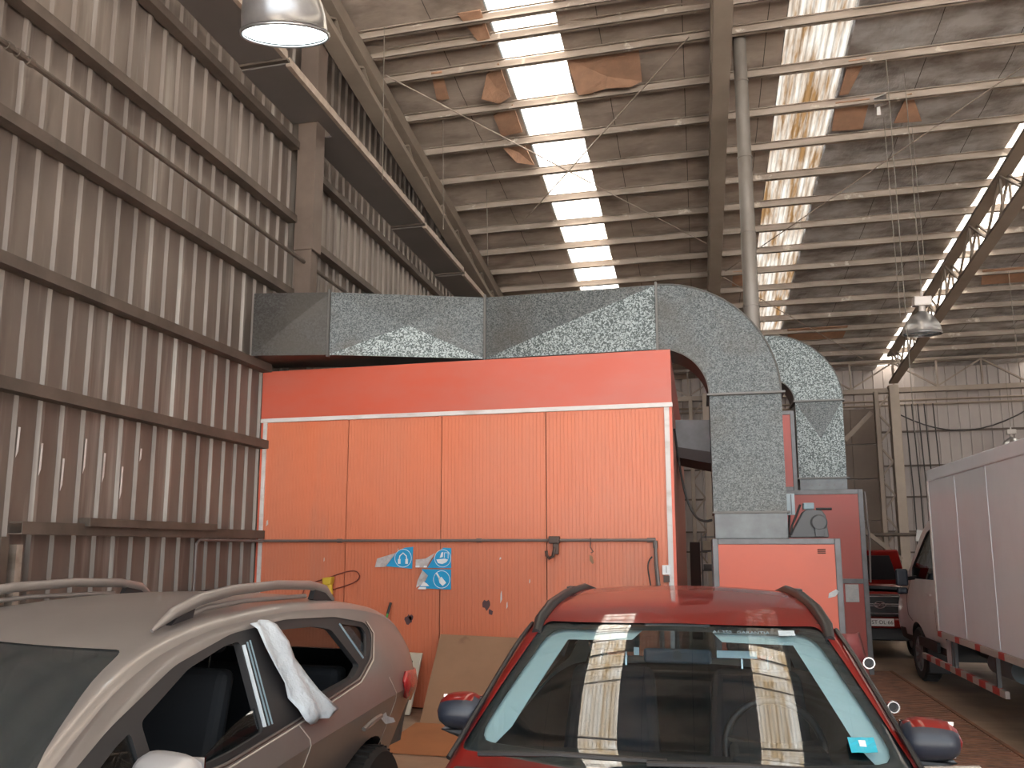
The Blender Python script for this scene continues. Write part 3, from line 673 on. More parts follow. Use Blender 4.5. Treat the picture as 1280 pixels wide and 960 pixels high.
# ------------------------------------------------------------------ things on and near the booth
t = thing('compressed_air_pipe', 'thin grey pipe crossing the booth front at eye level and turning down at its right', 'pipe', (-.45, 8.72, 0))
G().tube([(-5.14, 7.45, .02), (-5.14, 7.45, 1.84), (-5.14, 7.50, 1.875), (-5.14, 8.62, 1.875), (-5.10, 8.72, 1.875), (-4.9, 8.73, 1.875), (-.52, 8.73, 1.875), (-.48, 8.73, 1.865), (-.465, 8.73, 1.83)], .016, 8).obj('main_pipe', M['gpipe'], t, smooth=40)
G().tube([(-.465, 8.73, 1.835), (-.46, 8.73, 1.6), (-.425, 8.73, 1.2), (-.41, 8.73, .02)], [.018, .022, .026, .026], 8).obj('drop_pipe', M['gpipe'], t, smooth=40)
g = G().tube([(-.55, 8.73, 1.875), (-.46, 8.73, 1.875)], .025, 8)
g.tube([(-.465, 8.73, 1.87), (-.465, 8.73, 1.79)], .025, 8); g.obj('elbow_fitting', M['gpipe'], t, smooth=40)
for x in (-2.45, -4.15): G().tube([(x, 8.73, 1.875), (x + .06, 8.73, 1.875)], .023, 8).obj('coupling', M['gpipe'], t, smooth=40)
t = thing('air_valve', 'dark valve and hook clamped on the grey pipe at the booth panel joint', 'valve', (-1.56, 8.72, 1.7))
G().box(-1.62, -1.50, 8.69, 8.77, 1.84, 1.92).obj('clamp', M['copper'], t, bevel=.01)
G().box(-1.575, -1.51, 8.70, 8.75, 1.72, 1.85).obj('valve_body', M['copper'], t, bevel=.012)
G().tube([(-1.55, 8.70, 1.80), (-1.57, 8.69, 1.70), (-1.61, 8.69, 1.68), (-1.64, 8.69, 1.71), (-1.645, 8.69, 1.76)], .018, 8).obj('hook', M['copper'], t, smooth=40)
t = thing('hanging_hook', 'small thin wire hook with a tag hanging from the grey pipe right of the valve', 'hook', (-1.15, 8.72, 1.64))
G().tube([(-1.16, 8.71, 1.90), (-1.16, 8.71, 1.80), (-1.13, 8.71, 1.75), (-1.155, 8.71, 1.74)], .006, 6).obj('wire_hook', M['copper'], t)
G().prism([(-1.17, 1.72), (-1.14, 1.70), (-1.125, 1.63), (-1.14, 1.62), (-1.17, 1.66)], 'y', 8.705, 8.715).obj('tag_plate', M['card'], t)
t = thing('socket_plate', 'small white double socket beside the drop pipe on the booth', 'socket', (-.37, 8.79, 1.52))
G().box(-.40, -.315, 8.765, 8.80, 1.51, 1.61).obj('plate', M['white'], t, bevel=.004); G().box(-.36, -.355, 8.762, 8.766, 1.53, 1.60).obj('slot', M['seam'], t)
G().box(-.39, -.325, 8.775, 8.80, 1.43, 1.50).obj('box_below', M['copper'], t)
tag(G().tube(bez((-.50, 8.72, 1.70), (-.62, 8.70, 1.6), (-.46, 8.70, 1.4), (-.55, 8.70, 1.22)), .008, 6).obj('loose_cable', M['cable']), 'short loose cable tied to the drop pipe', 'cable')
tag(G().tube(bez((-.235, 8.95, 3.1), (-.18, 9.6, 2.5), (-.12, 9.3, 2.0), (.14, 9.2, 2.1), 16), .014, 6).obj('loose_cable', M['cable']), 'dark cable sagging from the booth corner to the big duct', 'cable')
# yellow connector with cable
t = thing('power_connector', 'yellow plug connector hanging on the booth wall above the grey car', 'plug', (-4.23, 8.72, 1.2))
G().hexa([(-4.29, 8.66, 1.36), (-4.19, 8.66, 1.37), (-4.19, 8.76, 1.37), (-4.29, 8.76, 1.36), (-4.30, 8.66, 1.445), (-4.18, 8.66, 1.46), (-4.18, 8.76, 1.46), (-4.30, 8.76, 1.445)]).obj('plug_head', M['yellow'], t, bevel=.012)
G().tube([(-4.225, 8.71, 1.37), (-4.21, 8.71, 1.25)], [.04, .032], 12).obj('plug_body', M['yellow'], t, smooth=40)
G().tube([(-4.21, 8.71, 1.25), (-4.20, 8.71, 1.12)], .032, 12).obj('plug_tail', M['copper'], t, smooth=40)
tag(G().tube(bez((-4.60, 8.76, 1.1), (-4.60, 8.76, 1.34), (-4.56, 8.76, 1.37), (-4.30, 8.76, 1.43), 8) + bez((-4.30, 8.76, 1.43), (-4.0, 8.76, 1.54), (-3.90, 8.76, 1.56), (-3.87, 8.76, 1.47), 8)[1:]
             + bez((-3.87, 8.76, 1.47), (-3.86, 8.76, 1.38), (-4.1, 8.76, 1.34), (-4.42, 8.76, 1.25), 8)[1:], .007, 6).obj('looped_cable', M['redcable']), 'thin dark red cable looped on the booth wall around the yellow plug', 'cable')
# signs
def sign(x0, x1, z0, z1, poly, label, icon):
    t = thing('safety_sign', label, 'sign', ((x0 + x1) / 2, 8.79, z0), 'blue safety stickers')
    G().prism(poly, 'y', 8.786, 8.792).obj('blue_sheet', M['blue'], t)
    cx, cz, r = icon[0], icon[1], icon[2]
    g = G(); n = 32; rr = .006
    g.grid([[(cx + (r - rr) * math.cos(2 * PI * k / n), 8.784, cz + (r - rr) * math.sin(2 * PI * k / n)), (cx + r * math.cos(2 * PI * k / n), 8.784, cz + r * math.sin(2 * PI * k / n))] for k in range(n + 1)])
    g.obj('ring', M['white'], t)
    return t
t = sign(-3.68, -3.22, 1.56, 1.80, [(-3.60, 1.585), (-3.235, 1.555), (-3.225, 1.805), (-3.33, 1.795), (-3.47, 1.72)], 'blue sticker with a white ear-defender symbol, left one of three', (-3.345, 1.675, .105))
g = G().tube([(-3.395, 8.78, 1.635), (-3.385, 8.78, 1.70), (-3.345, 8.78, 1.735), (-3.305, 8.78, 1.70), (-3.295, 8.78, 1.635)], .007, 6)
g.box(-3.405, -3.375, 8.776, 8.786, 1.61, 1.665).box(-3.315, -3.285, 8.776, 8.786, 1.61, 1.665); g.obj('headset_symbol', M['white'], t)
G().add([(-3.69, 8.783, 1.57), (-3.56, 8.783, 1.575), (-3.42, 8.75, 1.735), (-3.66, 8.77, 1.67)], [(0, 1, 2, 3)]).obj('peeled_corner', M['curl'], t, solid=.003)
G().box(-3.61, -3.56, 8.78, 8.784, 1.605, 1.625).obj('caption', M['white'], t)
t = sign(-3.19, -2.76, 1.56, 1.79, [(-3.05, 1.565), (-2.765, 1.565), (-2.765, 1.79), (-2.86, 1.795), (-2.94, 1.735)], 'blue sticker with a white face-and-mask symbol, upper right one of three', (-2.865, 1.675, .10))
g = G().prism([(-2.94, 1.66), (-2.92, 1.62), (-2.87, 1.61), (-2.82, 1.63), (-2.80, 1.66), (-2.84, 1.67), (-2.90, 1.665)], 'y', 8.78, 8.785)
g.prism([(-2.90, 1.68), (-2.88, 1.74), (-2.86, 1.745), (-2.865, 1.69)], 'y', 8.78, 8.785)
g.box(-2.845, -2.80, 8.78, 8.785, 1.735, 1.74).box(-2.803, -2.797, 8.78, 8.785, 1.67, 1.74).box(-2.848, -2.842, 8.78, 8.785, 1.68, 1.74)
g.obj('mask_symbol', M['white'], t)
G().add([(-3.19, 8.783, 1.57), (-3.06, 8.783, 1.57), (-2.95, 8.76, 1.735), (-3.07, 8.775, 1.67), (-3.19, 8.78, 1.66)], [(0, 1, 2, 3, 4)]).obj('peeled_corner', M['curl'], t, solid=.003)
g = G().box(-3.19, -3.14, 8.776, 8.781, 1.57, 1.59).box(-3.09, -3.05, 8.776, 8.781, 1.57, 1.59); g.obj('caption', M['white'], t)
t = sign(-3.19, -2.76, 1.32, 1.55, [(-3.15, 1.335), (-2.765, 1.325), (-2.765, 1.55), (-3.12, 1.55), (-3.07, 1.49)], 'blue sticker with a white broom symbol, lower right one of three', (-2.875, 1.437, .10))
g = G().prism([(-2.945, 1.505), (-2.93, 1.515), (-2.885, 1.45), (-2.90, 1.435)], 'y', 8.78, 8.785)
g.prism([(-2.91, 1.45), (-2.875, 1.465), (-2.82, 1.40), (-2.86, 1.365), (-2.90, 1.40)], 'y', 8.78, 8.785); g.obj('broom_symbol', M['white'], t)
G().add([(-3.18, 8.783, 1.34), (-3.08, 8.783, 1.40), (-3.03, 8.76, 1.48), (-3.10, 8.765, 1.54), (-3.16, 8.77, 1.42)], [(0, 1, 2, 3, 4)]).obj('peeled_corner', M['curl'], t, solid=.003)
g = G().prism([(-3.13, 1.36), (-3.02, 1.36), (-3.05, 1.39), (-3.09, 1.41)], 'y', 8.778, 8.783).prism([(-3.16, 1.325), (-3.06, 1.325), (-3.06, 1.35), (-3.14, 1.35)], 'y', 8.778, 8.783); g.obj('caption', M['white'], t)

# green broom stick, cardboard, cream panel
t = thing('broom_handle', 'green stick with a black tip leaning on the booth behind the grey car', 'broom', (-3.58, 8.3, 0))
G().tube([(-3.60, 8.25, .02), (-3.485, 8.70, 1.06)], .013, 10).obj('stick', M['green'], t, smooth=40); G().tube([(-3.487, 8.695, 1.05), (-3.47, 8.745, 1.17)], .015, 10).obj('grip_tip', M['black'], t, smooth=40)
t = thing('cardboard_sheet', 'big brown cardboard sheet leaning against the orange booth', 'cardboard', (-2.3, 8.1, 0))
def lean(x0, x1, xt0, xt1, yb, yt, zt, th, n=8):
    g = G(); R = []
    for sgn in (0, th):
        P = []
        for i in range(n + 1):
            f = i / n; row = []
            for j in range(n + 1):
                h = j / n; x = (x0 + (x1 - x0) * f) * (1 - h) + (xt0 + (xt1 - xt0) * f) * h
                row.append((x, yb + (yt - yb) * h + sgn + .012 * math.sin(f * 5) * math.sin(h * PI), .006 + zt * h * (1 - .03 * f)))
            P.append(row)
        R.append(P); g.grid(P)
    a, b = R
    for s in ([a[0], b[0]], [a[-1], b[-1]], [[r[0] for r in a], [r[0] for r in b]], [[r[-1] for r in a], [r[-1] for r in b]]): g.grid(s)
    return g
lean(-2.87, -1.60, -2.86, -1.60, 8.10, 8.72, .83, .007).obj('sheet', M['card'], t, smooth=40)
tag(lean(-2.88, -1.5, -2.90, -1.45, 6.9, 8.07, .012, .004, 4).obj('cardboard_sheet', M['card2']), 'flat orange brown cardboard sheet lying on the floor before the leaning one', 'cardboard')
t = thing('cream_hatch', 'cream coloured panel with a black outlined recess leaning on the booth behind the grey car', 'panel', (-3.3, 8.4, 0))
G().hexa([(-3.75, 8.42, .01), (-3.10, 8.42, .01), (-3.10, 8.46, .01), (-3.75, 8.46, .01), (-3.72, 8.66, .65), (-3.05, 8.66, .63), (-3.05, 8.70, .63), (-3.72, 8.70, .65)]).obj('panel_body', M['cream'], t, bevel=.01)
g = G()
for a, b in [((-3.7, .57), (-3.15, .55)), ((-3.15, .55), (-3.16, .44)), ((-3.7, .45), (-3.16, .44))]:
    f = lambda z: 8.415 + .24 * z / .64
    g.beam((a[0], f(a[1]) , a[1]), (b[0], f(b[1]), b[1]), .008, .008)
g.obj('recess_outline', M['seam'], t)
# left wall low items
tag(G().box(-5.2, -5.08, 5.85, 7.72, 1.975, 2.05).obj('loose_channel', M['girt'], bevel=.005), 'loose brown steel channel lying on the lowest rail of the left wall', 'channel')
t = thing('wall_post', 'short brown post with a pale edge under the lowest rail at the left', 'post', (-5.2, 5.15, 0))
G().box(WX + .04, -5.14, 5.02, 5.10, 0, 1.88).obj('post_channel', M['girt'], t, bevel=.004); G().box(WX + .04, -5.17, 5.20, 5.26, 0, 1.82).obj('pale_angle', M['purlin'], t)
tag(G().box(WX + .055, -5.215, 7.1, 8.75, .005, 1.34).obj('dark_board', M['wallbox']), 'dark low board on the left wall behind the grey car roof', 'panel')  # flat dark slab for a darker strip low on the wall
g = G(); random.seed(5)
for i in range(7):
    y = 5.0 + .24 * i + .2; z = 2.75 - .1 * (i % 3); h = .12 + .2 * random.random()
    g.prism([(y, z - h), (y + .02, z - h * .8), (y + .024, z), (y + .004, z)], 'x', WX + .041, WX + .043)
struct(g.obj('trim_1', M['trimw']))
# things behind, in the gap
tag(G().box(-.36, -.08, 13.9, 14.3, 0, 1.95).obj('dark_locker', M['wallbox'], bevel=.01) if False else G().box(-.2, .0, 16.5, 17.3, 0, 1.9).obj('dark_locker', M['wallbox'], bevel=.01), 'dark narrow locker behind the booth seen in the gap', 'locker')
t = thing('storage_rack', 'shelf rack with cream boxes seen in the gap behind the booth', 'rack', (.2, 17.6, 0))
for z in (.5, .9, 1.3, 1.7, 2.0): G().box(.02, .6, 17.5, 17.9, z, z + .03).obj('shelf', M['greyf'], t)
for x in (.02, .57): G().box(x, x + .03, 17.5, 17.53, 0, 2.1).obj('upright', M['greyf'], t)
tag(G().box(.06, .5, 17.45, 17.85, 1.732, 1.93).obj('cream_box', M['cream'], bevel=.01), 'cream box on the top shelf of the rack in the gap', 'box')
tag(G().box(.06, .5, 17.45, 17.85, 1.332, 1.45).obj('cream_box', M['greyf'], bevel=.01), 'grey tray on the second shelf of the rack in the gap', 'box')
# floor plate grate
g = G(); y = 6.0
while y < 12.9:
    g.box(1.78, 2.62 if y < 20 else 2.6, y, y + .055, .001, .014); y += .085
struct(g.obj('trim_2', M['grate']), 'rust brown ribbed steel plate let into the floor beside the truck')
g = G().box(2.64, 2.68, 5.5, 13, .001, .012); g.box(1.70, 1.74, 5.5, 13, .001, .012); struct(g.obj('trim_3', M['grate']))
# ------------------------------------------------------------------ lamps
def lamp(loc, lit, label, cable_top, tilt=(0, 0)):
    x, y, z = loc
    t = thing('high_bay_lamp', label, 'lamp', loc, 'high bay lamps')
    prof = [(.262, 0), (.268, .012), (.256, .02), (.25, .10), (.235, .18), (.205, .25), (.15, .31), (.09, .345), (.06, .36)] if lit else \
           [(.262, 0), (.268, .012), (.256, .02), (.25, .08), (.225, .15), (.18, .22), (.12, .28), (.07, .31), (.05, .33)]
    G().lathe(prof, (x, y, z), 40).obj('reflector', M['lamp_al'], t, smooth=60, solid=.004, fix=False)
    G().lathe([(0, .008), (.15, .006), (.252, .012)], (x, y, z), 40).obj('lens', M['lamp_on' if lit else 'lamp_off'], t, smooth=60)
    g = G().tube([(x + .262 * math.cos(a), y + .262 * math.sin(a), z) for a in [2 * PI * k / 32 for k in range(33)]], .009, 6); g.obj('rim_ring', M['lamp_al'], t, smooth=60)
    hh = prof[-1][1]
    G().tube([(x, y, z + hh - .01), (x, y, z + hh + .09)], .045, 16).obj('neck', M['lampbox'], t, smooth=40)
    G().box(x - .12, x + .12, y - .08, y + .08, z + hh + .08, z + hh + .22).obj('ballast_box', M['lampbox'], t, bevel=.015)
    G().tube([(x, y, z + hh + .22), (x, y, z + hh + .30)], .02, 8).obj('hook', M['lampbox'], t)
    rot = Matrix.Rotation(math.radians(tilt[0]), 4, 'X') @ Matrix.Rotation(math.radians(tilt[1]), 4, 'Y')
    p = Vector(loc) + rot @ Vector((0, 0, hh + .28)); c = G().tube([p, (p.x, p.y, cable_top)], .006, 6).obj('cable', M['wire'], t)
    t.rotation_euler = rot.to_euler(); c.matrix_parent_inverse = rot.inverted()
    return t
lamp((-2.38, 4.06, 4.92), True, 'lit silver high bay lamp hanging near the camera at the top left', zr(4.06, 10.7), (20, 3))
lamp((3.28, 12.46, 4.90), False, 'unlit silver high bay lamp hanging before the sloping lattice truss', zr(12.46, 10.7), (5, 2))
l3 = lamp((8.68, 25.0, 4.55), False, 'distant small high bay lamp hanging above the truck box', zr(25, 10.2))
tag(G().tube([(2.98, 12.1, 9.1), (2.99, 12.1, 5.0), (3.0, 12.12, 3.4)], .006, 6).obj('pull_cord', M['wire']), 'thin cord hanging just left of the lamp before the lattice truss', 'cord')

# ================================================================== VEHICLES
def lerp_curve(pts):
    """smooth (monotone-ish catmull-rom) function through points"""
    xs = [p[0] for p in pts]; ys = [p[1] for p in pts]; n = len(pts)
    def slope(i):
        if i == 0 or i == n - 1: 
            j = 0 if i == 0 else n - 2
            return (ys[j + 1] - ys[j]) / (xs[j + 1] - xs[j])
        a = (ys[i] - ys[i - 1]) / (xs[i] - xs[i - 1]); b = (ys[i + 1] - ys[i]) / (xs[i + 1] - xs[i])
        return 0 if a * b <= 0 else 2 * a * b / (a + b)
    ms = [slope(i) for i in range(n)]
    def f(x):
        if x <= xs[0]: return ys[0]
        if x >= xs[-1]: return ys[-1]
        i = 0
        while xs[i + 1] < x: i += 1
        h = xs[i + 1] - xs[i]; t = (x - xs[i]) / h
        return (2 * t ** 3 - 3 * t * t + 1) * ys[i] + (t ** 3 - 2 * t * t + t) * h * ms[i] + (-2 * t ** 3 + 3 * t * t) * ys[i + 1] + (t ** 3 - t * t) * h * ms[i + 1]
    return f

class Body:
    def __init__(s, cx, y0, y1, top, belt, hw, bot, tum, crown=.05, rc=.07, zmf=.62, under=.06, up=2):
        s.zmf, s.under, s.up, s.ep = zmf, under, up, 2 if up == 2 else 1.2
        s.cx, s.y0, s.y1 = cx, y0, y1; s.top = lerp_curve(top); s.belt = lerp_curve(belt); s.hw = lerp_curve(hw); s.bot = lerp_curve(bot)
        s.tum, s.rc = tum, rc; s.crown = crown if callable(crown) else (lambda y: crown)
    def side(s, y, z):
        """half width of the body at height z"""
        w = s.hw(y); zb = min(s.belt(y), s.top(y) - .05); b = s.bot(y); zm = b + (zb - b) * s.zmf
        xb = w - .035
        if z >= zb: return xb - s.tum * (z - zb)
        if z >= zm: return xb + .035 * (1 - ((z - zm) / (zb - zm)) ** s.ep)
        return w - s.under * ((zm - z) / (zm - b)) ** s.up
    def ring(s, y, ins):
        t = min(max((y - s.y0) / (s.y1 - s.y0), 0), 1)
        ye = s.y0 + ins + t * (s.y1 - s.y0 - 2 * ins)
        zt = s.top(ye) - ins; b = s.bot(ye) + ins; pts = [(0, b)]
        w = s.hw(ye) - ins
        zb = min(s.belt(ye), zt - .05)
        r = min(s.rc, (zt - b) * .25)
        cr = s.crown(ye)
        ze = zt - cr; zs = ze - r
        zb = min(zb, zs - .01)
        sd = lambda z: max(.05, s.side(ye, z) - ins)
        pts += [(w * .5, b), (w * .85, b)]
        zm = b + (zb - b) * s.zmf
        for i in range(6):
            z = b + .05 + (zm - b - .05) * i / 5; pts.append((sd(z), z))
        for i in range(1, 4):
            z = zm + (zb - zm) * i / 3; pts.append((sd(z), z))
        for i in range(1, 6):
            z = zb + (zs - zb) * i / 5; pts.append((sd(z), z))
        x0 = sd(zs); x1 = max(.04, x0 - r * 1.25)
        for i in range(1, 5):
            a = PI / 2 * i / 4; pts.append((x1 + (x0 - x1) * math.cos(a), zs + r * math.sin(a)))
        for i in range(1, 7):
            x = x1 * (1 - i / 6); pts.append((x, ze + cr * (1 - (x / x1) ** 2)))
        full = pts + [(-x, z) for x, z in pts[-2:0:-1]]
        return [(s.cx + x, ye, z) for x, z in full]
    def stations(s, n):
        return [s.y0 + (s.y1 - s.y0) * i / n for i in range(n + 1)]
    def hull(s, ins, mfun=None, n=64, mdef=0):
        g = G(); R = [s.ring(y, ins) for y in s.stations(n)]; m = len(R[0])
        vs = [p for r in R for p in r]; b = 0
        fs = []; mi = []
        for i in range(n):
            for j in range(m):
                f = (i * m + j, i * m + (j + 1) % m, (i + 1) * m + (j + 1) % m, (i + 1) * m + j); fs.append(f)
                c = [sum(vs[k][q] for k in f) / 4 for q in range(3)]; mi.append(mfun(c) if mfun else mdef)
        fs += [tuple(range(m)), tuple(n * m + j for j in range(m))[::-1]]; mi += [mfun([s.cx, s.y0, .5]) if mfun else mdef, mfun([s.cx, s.y1, .5]) if mfun else mdef]
        g.v = vs; g.f = fs; g.m = mi; return g

def tmp(g, mats):
    o = bpy.data.objects.new('tmp', g.mesh('tmp', mats)); C.objects.link(o); return o
def boolean(base, ops, mats, name, org=(0, 0, 0), smooth=24):
    """base: object; ops: list of (object, operation) -> new mesh"""
    for i, (o, op) in enumerate(ops):
        md = base.modifiers.new('b%d' % i, 'BOOLEAN'); md.operation = op; md.object = o; md.solver = 'EXACT'
    bpy.context.view_layer.update()
    dg = bpy.context.evaluated_depsgraph_get(); me = bpy.data.meshes.new_from_object(base.evaluated_get(dg)); me.name = name
    me.transform(Matrix.Translation(-Vector(org)))
    if smooth: do_smooth(me, smooth)
    return me
def cleanup(*obs):
    for o in obs: bpy.data.objects.remove(o, do_unlink=True)
def part(name, me, parent):
    o = bpy.data.objects.new(name, me); C.objects.link(o); o.parent = parent; ORG[o.name] = ORG[parent.name]; return o
def shell_piece(B, ins0, ins1, cutter, subs, mat_, name, parent, keep_y=None, n=64):
    """the slice of the body skin between two offsets that lies inside the cutter prism"""
    a = tmp(B.hull(ins0, n=n), [mat_]); b = tmp(B.hull(ins1, n=n), [mat_]); c = tmp(cutter, [mat_]); ss = [tmp(x, [mat_]) for x in subs]
    me = boolean(a, [(b, 'DIFFERENCE'), (c, 'INTERSECT')] + [(x, 'DIFFERENCE') for x in ss], [mat_], name, ORG[parent.name])
    cleanup(a, b, c, *ss); return part(name, me, parent)

def rounded_poly(pts, r=.05, n=4):
    out = []; N = len(pts)
    for i in range(N):
        p = Vector(pts[i]).to_3d(); a = Vector(pts[i - 1]).to_3d(); b = Vector(pts[(i + 1) % N]).to_3d()
        da = (a - p); db = (b - p); la = min(r, da.length * .45); lb = min(r, db.length * .45)
        A = p + da.normalized() * la; Bp = p + db.normalized() * lb
        for k in range(n + 1):
            t = k / n; q = A * (1 - t) ** 2 + p * 2 * t * (1 - t) + Bp * t * t; out.append((q.x, q.y))
    return out
def inset_poly(pts, d):
    N = len(pts); area = sum(pts[i][0] * pts[(i + 1) % N][1] - pts[(i + 1) % N][0] * pts[i][1] for i in range(N)); sg = 1 if area > 0 else -1
    out = []
    for i in range(N):
        a = Vector(pts[i - 1]); p = Vector(pts[i]); b = Vector(pts[(i + 1) % N])
        e1 = (p - a).normalized(); e2 = (b - p).normalized(); n1 = Vector((-e1.y, e1.x)) * sg; n2 = Vector((-e2.y, e2.x)) * sg
        m = (n1 + n2); m = m.normalized() if m.length > 1e-6 else n1
        k = d / max(.5, m.dot(n1)); q = p + m * k; out.append((q.x, q.y))
    return out

def wheel(parent, x, y, r, w, side, spokes=5, rim='silver'):
    """side -1: outer face towards -x"""
    t = G(); prof = [(r * .66, -w / 2), (r * .93, -w / 2), (r, -w * .36), (r, w * .36), (r * .93, w / 2), (r * .66, w / 2), (r * .62, 0), (r * .66, -w / 2)]
    t.lathe(prof, (x, y, r), 40, 'x')
    for k in range(40):
        a = 2 * PI * k / 40; t.beam((x - w * .38, y + (r + .002) * math.cos(a), r + (r + .002) * math.sin(a)), (x + w * .38, y + (r + .002) * math.cos(a + .05), r + (r + .002) * math.sin(a + .05)), .012, .012)
    o = t.obj('tyre', M['rubber'], parent, smooth=30)
    g = G(); f = side * w * .36
    g.lathe([(r * .66, side * w * .45), (r * .60, side * w * .40), (r * .58, side * w * .1), (r * .58, -side * w * .4)], (x, y, r), 40, 'x')
    g.lathe([(0, f + side * .01), (r * .13, f + side * .01), (r * .15, f - side * .02)], (x, y, r), 20, 'x')
    for k in range(spokes):
        a = 2 * PI * k / spokes + .3; ca, sa = math.cos(a), math.sin(a)
        g.beam((x + f, y + ca * r * .1, r + sa * r * .1), (x + side * w * .38, y + ca * r * .61, r + sa * r * .61), r * .16, .03, up=(1, 0, 0))
    g.obj('rim', M[rim], o, smooth=30)
    G().lathe([(0, 0), (r * .45, 0), (r * .45, .02)], (x - side * w * .05, y, r), 24, 'x').obj('brake_disc', M['flange'], o)
def seat(parent, x, y, z, m='seatblue', w=.5, tilt=.16):
    s = G(); hw = w / 2
    s.box(x - hw, x + hw, y - .25, y + .27, z, z + .16); o = s.obj('seat', M[m], parent, bevel=.05, seg=3)
    b = G(); b.hexa([(x - hw, y + .20, z + .10), (x + hw, y + .20, z + .10), (x + hw, y + .33, z + .10), (x - hw, y + .33, z + .10),
                     (x - hw * .8, y + .20 + tilt * 1.5, z + .70), (x + hw * .8, y + .20 + tilt * 1.5, z + .70), (x + hw * .8, y + .30 + tilt * 1.5, z + .70), (x - hw * .8, y + .30 + tilt * 1.5, z + .70)])
    b.obj('backrest', M[m], o, bevel=.05, seg=3)
    h = G().box(x - .13, x + .13, y + .22 + tilt * 1.7, y + .31 + tilt * 1.7, z + .76, z + .92); h.obj('headrest', M[m], o, bevel=.04, seg=3)
    G().tube([(x - .06, y + .27 + tilt * 1.6, z + .68), (x - .06, y + .27 + tilt * 1.7, z + .78)], .007, 6).tube([(x + .06, y + .27 + tilt * 1.6, z + .68), (x + .06, y + .27 + tilt * 1.7, z + .78)], .007, 6).obj('headrest_post', M['chrome'], o)
def arch_cut(x0, x1, y, r, zc):
    return G().tube([(x0, y, zc), (x1, y, zc)], r, 36)

def make_car(name, label, B, paint, dlo, wins, shield, rear, wheels, wr, light_in, sub, clad=.32, shieldmat='wglass', belt_light=1.0):
    root = thing(name, label, 'car', (B.cx, B.y1, 0))
    mats = [M[paint], M['dusk'], M['cin'], M['cinl' if light_in else 'cin']]
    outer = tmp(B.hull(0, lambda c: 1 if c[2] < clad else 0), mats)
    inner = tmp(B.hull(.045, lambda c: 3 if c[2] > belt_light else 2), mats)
    ops = [(inner, 'DIFFERENCE')]; tmps = [outer, inner]
    def cut(g, mi=1):
        g.m = [mi] * len(g.f); o = tmp(g, mats); tmps.append(o); ops.append((o, 'DIFFERENCE'))
    xl, xr = B.cx - 1.3, B.cx + 1.3
    cut(G().prism(dlo, 'x', xl, xr))
    cut(G().prism(shield['poly'], 'y', shield['y0'], shield['y1']))
    cut(G().prism(rear['poly'], 'y', rear['y0'], rear['y1']))
    for wy in wheels:
        cut(arch_cut(B.cx - 1.2, B.cx - B.hw(wy) + .26, wy, wr + .055, wr)); cut(arch_cut(B.cx + B.hw(wy) - .26, B.cx + 1.2, wy, wr + .055, wr))
    me = boolean(outer, ops, mats, 'body', ORG[root.name]); cleanup(*tmps); body = part('body', me, root)
    # pillars, window frames in black between the openings
    for sgn in (-1, 1):
        cx0, cx1 = (xl, B.cx) if sgn < 0 else (B.cx, xr)
        shell_piece(B, .006, .040, G().prism(inset_poly(dlo, -.006), 'x', cx0, cx1), [G().prism(w['poly'], 'x', cx0 - .1, cx1 + .1) for w in wins], M['dusk'], 'window_frame', root)
        for w in wins:
            if w.get('glass') is None: continue
            shell_piece(B, .018, .023, G().prism(inset_poly(w.get('gpoly', w['poly']), -.004), 'x', cx0, cx1), [], M[w['glass']], 'side_window', root)
    shell_piece(B, .004, .009, G().prism(inset_poly(shield['poly'], .000), 'y', shield['y0'], shield['y1']), [], M[shieldmat], 'windscreen', root)
    if shield.get('band'):
        shell_piece(B, .010, .014, G().prism(shield['poly'], 'y', shield['y0'], shield['y1']), [G().prism(shield['band'], 'y', shield['y0'] - .1, shield['y1'] + .1)], M['dusk'], 'windscreen_border', root)
    shell_piece(B, .006, .011, G().prism(rear['poly'], 'y', rear['y0'], rear['y1']), [], M['sglass'], 'rear_window', root)
    for wy in wheels:
        for sgn in (-1, 1): wheel(root, B.cx + sgn * (B.hw(wy) - .12), wy, wr, .2, sgn)
    return root
def surf_strip(B, pts, w, sgn, off=.003, d=.01):
    """ribbon following the body side along (y, z) points"""
    g = G(); P3 = []
    for y, z in pts: P3.append(Vector((B.cx + sgn * (B.side(y, z) + off), y, z)))
    g.tube(P3, w / 2, 6); return g
def densify(pts, n=6):
    out = []
    for a, b in zip(pts[:-1], pts[1:]): out += [(a[0] + (b[0] - a[0]) * k / n, a[1] + (b[1] - a[1]) * k / n) for k in range(n)]
    return out + [pts[-1]]

# ---- red hatchback
RC = -.10
RB = Body(RC, 1.38, 5.35,
          [(1.38, .70), (1.5, .84), (1.9, .99), (2.35, 1.09), (2.62, 1.15), (2.75, 1.215), (3.05, 1.39), (3.35, 1.515), (3.7, 1.575), (4.3, 1.60), (4.8, 1.57), (5.05, 1.48), (5.2, 1.24), (5.3, .95), (5.35, .70)],
          [(1.38, .62), (2.0, .90), (2.6, 1.02), (3.4, 1.04), (4.6, 1.09), (5.35, 1.08)],
          [(1.38, .55), (1.55, .70), (1.9, .78), (2.6, .80), (4.4, .80), (5.0, .77), (5.2, .70), (5.35, .60)],
          [(1.38, .32), (1.8, .20), (4.9, .20), (5.35, .34)], .36, lerp_curve([(2.5, .06), (3.2, .055), (3.45, .04), (3.8, .028), (5.2, .03)]), .055)
rdlo = rounded_poly([(2.95, 1.10), (3.35, 1.33), (3.65, 1.425), (4.3, 1.45), (4.75, 1.40), (4.95, 1.26), (4.85, 1.15), (4.0, 1.09), (3.2, 1.07)], .05)
